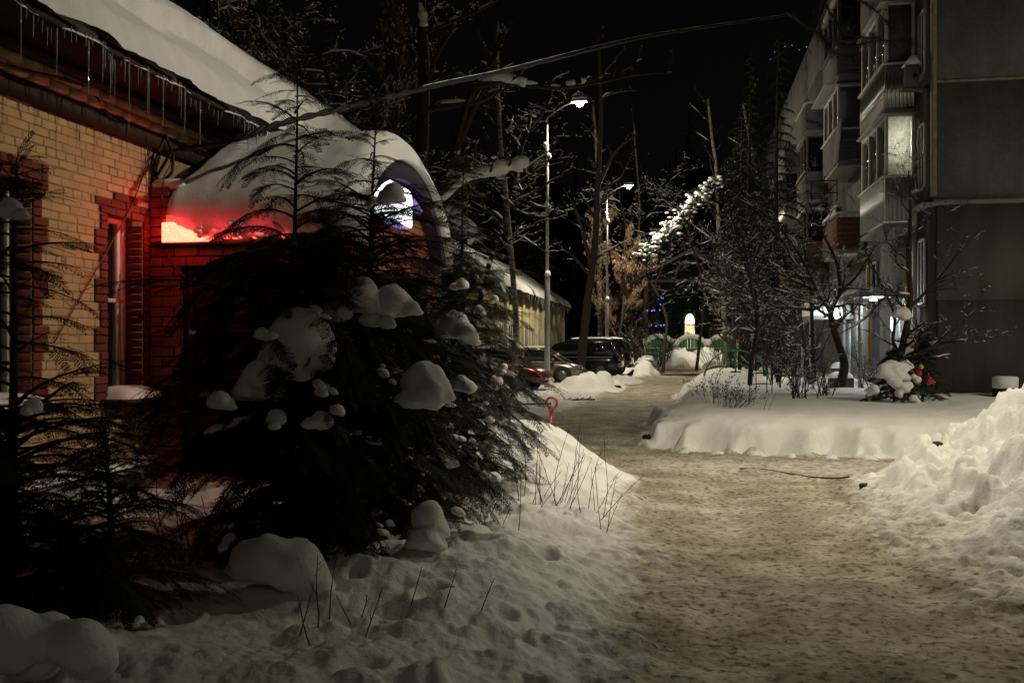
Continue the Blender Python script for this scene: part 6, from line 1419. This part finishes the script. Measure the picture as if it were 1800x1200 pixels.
src = [o for o in bpy.data.objects if o.name.startswith('snowy_tree') and o.parent is None]; rt = random.Random(9); spots2 = [(540, 33), (590, 40), (655, 37), (705, 44), (850, 40), (930, 62), (985, 72), (1010, 84), (1090, 90), (1180, 96), (1240, 88), (1310, 74), (1400, 66), (1440, 80), (1350, 92), (500, 45)]
for i, (u, D_) in enumerate(spots2):
    s0 = src[i % len(src)]; c = copy_tree(s0); x, y = W(u, D_); l0 = WPOS[s0.name]; k = rt.uniform(1.0, 1.5)
    c.location = (x, y, 0); c.rotation_euler = (0, 0, rt.uniform(0, 6.28)); c.scale = (k, k, k*1.1)
    tag(c, 'thin snow-sprinkled bare tree deep in the dark wood', 'tree', 'thin bare trees deep in the wood')
# ------------------------------------------------------------------ small things
# red shovel stuck in the drift
D = 11.6; a = P(970, 704, D); s = thing('snow_shovel', P(955, 790, D), 'red D-handled shovel stuck upright in the snow drift', 'shovel')
hw = 10/FPX*D
h = [P(971, 735, D), P(967, 722, D), P(961, 707, D), P(964, 700, D), P(972, 699, D), P(979, 705, D), P(977, 714, D), P(971, 722, D), P(969, 733, D)]
mb = MB(); mb.tube(spline(h, 6), .0155, 8); mb.build('handle', M['shovel'], s, True)
x0, y0, z0 = P(957, 800, D); x1, y1, z1 = P(969, 730, D)
mb = MB(); mb.tube([(x0, y0, z0), (x1, y1, z1)], .02, 8); mb.build('shaft', M['shovel'], s, True)
mb = MB(); mb.box((x0-.02, y0, z0-.12), (.36, .04, .30), ch=.015); mb.build('blade', M['shovel'], s)
# green climbing arch
Da = 31.0; ca_ = thing('climbing_arch', gA(1293, Da), 'green painted double-arch climbing frame half buried in the snow', 'climbing frame')
c0 = np.array(W(1293, Da)); e = np.array([math.cos(YAW), math.sin(YAW)]); g0 = gz(*c0)
def arcpts(r, hgt, dy, n=22): return [(c0[0]+e[0]*r*math.cos(t), c0[1]+e[1]*r*math.cos(t)+dy, g0-.25+(hgt+.25)*math.sin(t)) for t in np.linspace(0, math.pi, n)]
mb = MB(); mb.tube(arcpts(1.02, .72, 0), .028, 8); mb.build('outer_arch', M['green_metal'], ca_, True)
mb = MB(); mb.tube(arcpts(.60, .30, .1), .022, 8); mb.build('inner_arch', M['green_metal'], ca_, True)
mb = MB(); mb.tube([(c0[0], c0[1], g0-.05), (c0[0], c0[1], g0+.70)], .03, 8); mb.build('post', M['green_metal'], ca_, True)
mb = MB(); mb.bar((c0[0]-.16*e[0], c0[1]-.16*e[1], g0+.02), (c0[0]+.16*e[0], c0[1]+.16*e[1], g0+.02), .10, .04); mb.build('foot_plate', M['green_metal'], ca_)
# metal trellis
Dt = 22.5; tr = thing('metal_trellis', gA(1338, Dt), 'thin dark metal trellis standing in the garden bed', 'trellis')
for u, dd in ((1318, 0), (1329, .5), (1348, .5), (1357, 0)):
    x, y = W(u, Dt+dd); z = gz(x, y); mb = MB(); mb.tube([(x, y, z-.1), (x, y, CAMH+(609-(615 if dd == 0 else 600))/FPX*Dt)], .011, 6); mb.build('post', M['rust'], tr, True)
for v in (640, 656, 675, 622):
    for da, db_ in ((0, 0), (.5, .5)):
        ua, ub = (1318, 1357) if da == 0 else (1329, 1348)
        (xa, ya), (xb_, yb_) = W(ua, Dt+da), W(ub, Dt+db_); z = CAMH+(609-v)/FPX*Dt; mb = MB(); mb.tube([(xa, ya, z), (xb_, yb_, z)], .008, 5); mb.build('crossbar', M['rust'], tr, True)
# low bench-like rail behind the shrubs
x, y = W(1395, 26); z = gz(x, y); rl = thing('low_rail', (x, y, z), 'low dark garden rail behind the many-stemmed shrub', 'rail')
mb = MB(); mb.bar((x-.5, y, z+.34), (x+.6, y+.1, z+.36), .06, .05); mb.build('top_bar', M['rust'], rl)
for dx in (-.35, .1, .5):
    mb = MB(); mb.bar((x+dx, y+.05, z-.1), (x+dx, y+.05, z+.33), .05, .05); mb.build('post', M['rust'], rl)
# snowy ledge boxes by the farther entrance
for (u, v, D_, w, lab) in ((1475, 645, 27, .42, 'snow-capped box by the farther entrance, under its lamp'), (1478, 662, 26, .62, 'low snow-capped bench in front of the farther entrance')):
    x, y = W(u, D_); z = gz(x, y); zt = CAMH+(609-v)/FPX*D_; t = thing('snowy_bench', (x, y, z), lab, 'bench')
    mb = MB(); mb.box((x, y, (z+zt)/2-.03), (w, .4, max(.1, zt-z)), ch=.02); mb.build('seat', M['wood'], t)
    n = 16; U, T = np.meshgrid(np.linspace(0, 1, n), np.linspace(0, 1, n), indexing='ij'); hh = .17*np.clip(1-(2*U-1)**4, 0, 1)*np.clip(1-(2*T-1)**4, 0, 1)
    V = np.stack([x-w/2-.02+(w+.04)*U, y-.22+.44*T, zt-.03+hh], -1).reshape(-1, 3); mb = MB(); mb.grid(V, n, n); mb.build('snow_cap', M['snow'], t, True)
# thin grey strip laid across the packed snow
pts = [P(u, v, 1.56*FPX/(v-609)) for u, v in ((1300, 818), (1345, 820), (1390, 828), (1430, 836), (1470, 842), (1492, 845))]
pts = [(p[0], p[1], gz(p[0], p[1])+.006) for p in pts]
mb = MB(); mb.tube(spline(pts, 8), .012, 6); tag(mb.build('ground_strip', mat('grey_strip', (.10, .11, .11), .7, .3, 10), None, True), 'thin grey strip lying across the lane before the garden bed', 'cable')
# broken twig on the parking strip, stones at the heap
for i, (u, v, n, lab) in enumerate(((1015, 702, 7, 'broken dark twig on the snow by the snow bank'), (935, 712, 1, 'dark stick lying on the snow in front of the red car'))):
    D_ = 1.55*FPX/(v-609); x, y = W(u, D_); z = gz(x, y); mb = MB(); rr = random.Random(i+3)
    mb.tube(spline([(x-.45, y-.1, z+.02), (x-.1, y, z+.03), (x+.5, y+.12, z+.04)], 6), .022, 5)
    for k in range(n-1): mb.tube([(x-.3+.12*k, y, z+.03), (x-.3+.12*k+rr.uniform(.05, .3), y+rr.uniform(-.2, .3), z+rr.uniform(.05, .14))], .012, 4)
    tag(mb.build('fallen_twig', M['twig'], None), lab, 'twig')
def clod(u, v, r, m, lab, nm='snow_chunk', dz=-.32):
    Ds = np.concatenate([np.arange(3, 20, .02), np.arange(20, 80, .1)]); xy = np.array([W(u, d) for d in Ds]); hh, _ = height(xy[:, 0], xy[:, 1]); k = int(np.argmax(hh > CAMH+(609-v)/FPX*Ds)); x, y = xy[k]
    z = gz(x, y); sd = int(u+v); X = IV*r*(1+.55*fbm(IV[:, 0]*1.2+sd, IV[:, 1]*1.2+IV[:, 2]*1.3, sd % 97, 5))[:, None]; X[:, 2] *= .7
    mb = MB(); mb.add(X+np.array([x, y, z+r*dz]), None, IT); tag(mb.build(nm, m, None, True), lab, 'snow lump' if nm == 'snow_chunk' else 'stone', 'loose lumps of snow' if nm == 'snow_chunk' else None)
clod(1648, 780, .05, M['rust'], 'dark stone on the left flank of the ploughed heap', 'stone'); clod(1519, 853, .05, M['rust'], 'dark stone at the left toe of the ploughed heap', 'stone'); clod(1137, 770, .075, M['dark_metal'], 'dark kerb stone showing at the corner of the garden bed', 'stone', .1)
clod(1085, 682, .14, M['rust'], 'dark stone at the edge of the lane by the snow bank', 'stone'); clod(1120, 640, .2, M['rust'], 'dark clod at the lane edge past the cars', 'stone')
clod(250, 895, .14, M['snow'], 'rounded snow lump before the porch door'); clod(300, 880, .18, M['snow'], 'larger snow lump right of the rounded one, by the porch')
for i, (u, v, r, lab) in enumerate([(1205, 793, .13, 'first fallen snow chunk along the foot of the garden bed, nearest its corner'), (1262, 797, .10, 'small snow chunk under the hollow of the bed edge'), (1330, 800, .15, 'widest snow chunk broken off the middle of the bed edge'), (1392, 803, .09, 'little snow chunk right of the widest one'), (1462, 806, .12, 'snow chunk at the bed foot above the grey strip'), (1530, 808, .11, 'snow chunk at the bed foot beside the ploughed heap')]): clod(u, v, r, M['snow'], lab)
# blue garlands
M['blue_led'] = mat('blue_bulb', (.05, .08, .5), .4, 0, emit=(.16, .22, 1), estr=1.6)
def garland(name, pts, r, label, D_):
    mb = MB(); p3 = [P(u, v, D_+.3*math.sin(i*2.2)) for i, (u, v) in enumerate(pts)]; t = thing(name, p3[0], label, 'string lights', 'blue string lights')
    w = MB(); w.tube(spline(p3, 3), .012, 4); w.build('wire', M['cable'], t)
    for p in p3: mb.add(IV2*r+np.array(p), None, IT2)
    tag(mb.build('bulbs', M['blue_led'], t, True), kind='stuff')
garland('string_lights', [(1118, 566), (1122, 562), (1126, 560)], .08, 'short blue garland low on the bushes left of the far trees', 84); garland('string_lights', [(1140, 573), (1145, 571), (1153, 573), (1162, 572), (1167, 571)], .07, 'blue garland level with the fence top', 86)
garland('string_lights', [(1158, 525), (1162, 523), (1166, 524), (1161, 535), (1160, 545)], .07, 'blue garland hanging in the tree above the left fence arch', 86); garland('string_lights', [(1355, 105), (1362, 92), (1380, 82), (1392, 80), (1405, 88), (1418, 83), (1428, 97), (1430, 78)], .022, 'tiny blue lights high among the trees left of the block', 44)
garland('string_lights', [(1138, 546), (1146, 546), (1150, 545)], .07, 'pair of blue lights halfway up the tree before the fence', 85)
# pine bough reaching in from the dark before the balconies
Dp = 19.0; rp_ = random.Random(3); x, y = W(1500, 18); pb = thing('pine_branch', P(1420, 60, Dp), 'dark pine branch with long needles hanging before the upper balconies', 'branch')
nb_ = MB(); wb_ = MB()
for pts in ([(1400, -60), (1440, -10), (1470, 40), (1500, 62), (1560, 72), (1610, 78)], [(1420, -60), (1480, -20), (1540, 20), (1570, 55)], [(1380, 20), (1440, 60), (1490, 80), (1530, 75)], [(1450, -40), (1440, 40), (1460, 90), (1500, 100)]):
    p = spline([P(u, v, Dp+.4*i) for i, (u, v) in enumerate(pts)], 7); wb_.tube(p, np.linspace(.03, .006, len(p)), 5)
    for i in range(3, len(p)-1):
        for q in range(3):
            d = (p[i+1]-p[i])/np.linalg.norm(p[i+1]-p[i])+np.array([rp_.gauss(0, .5), rp_.gauss(0, .5), rp_.gauss(.0, .45)]); needle_twig(nb_, p[i], d, .25, rp_, 18, .004, .13)
wb_.build('wood', M['bark'], pb); nb_.build('needles', M['pine'], pb)
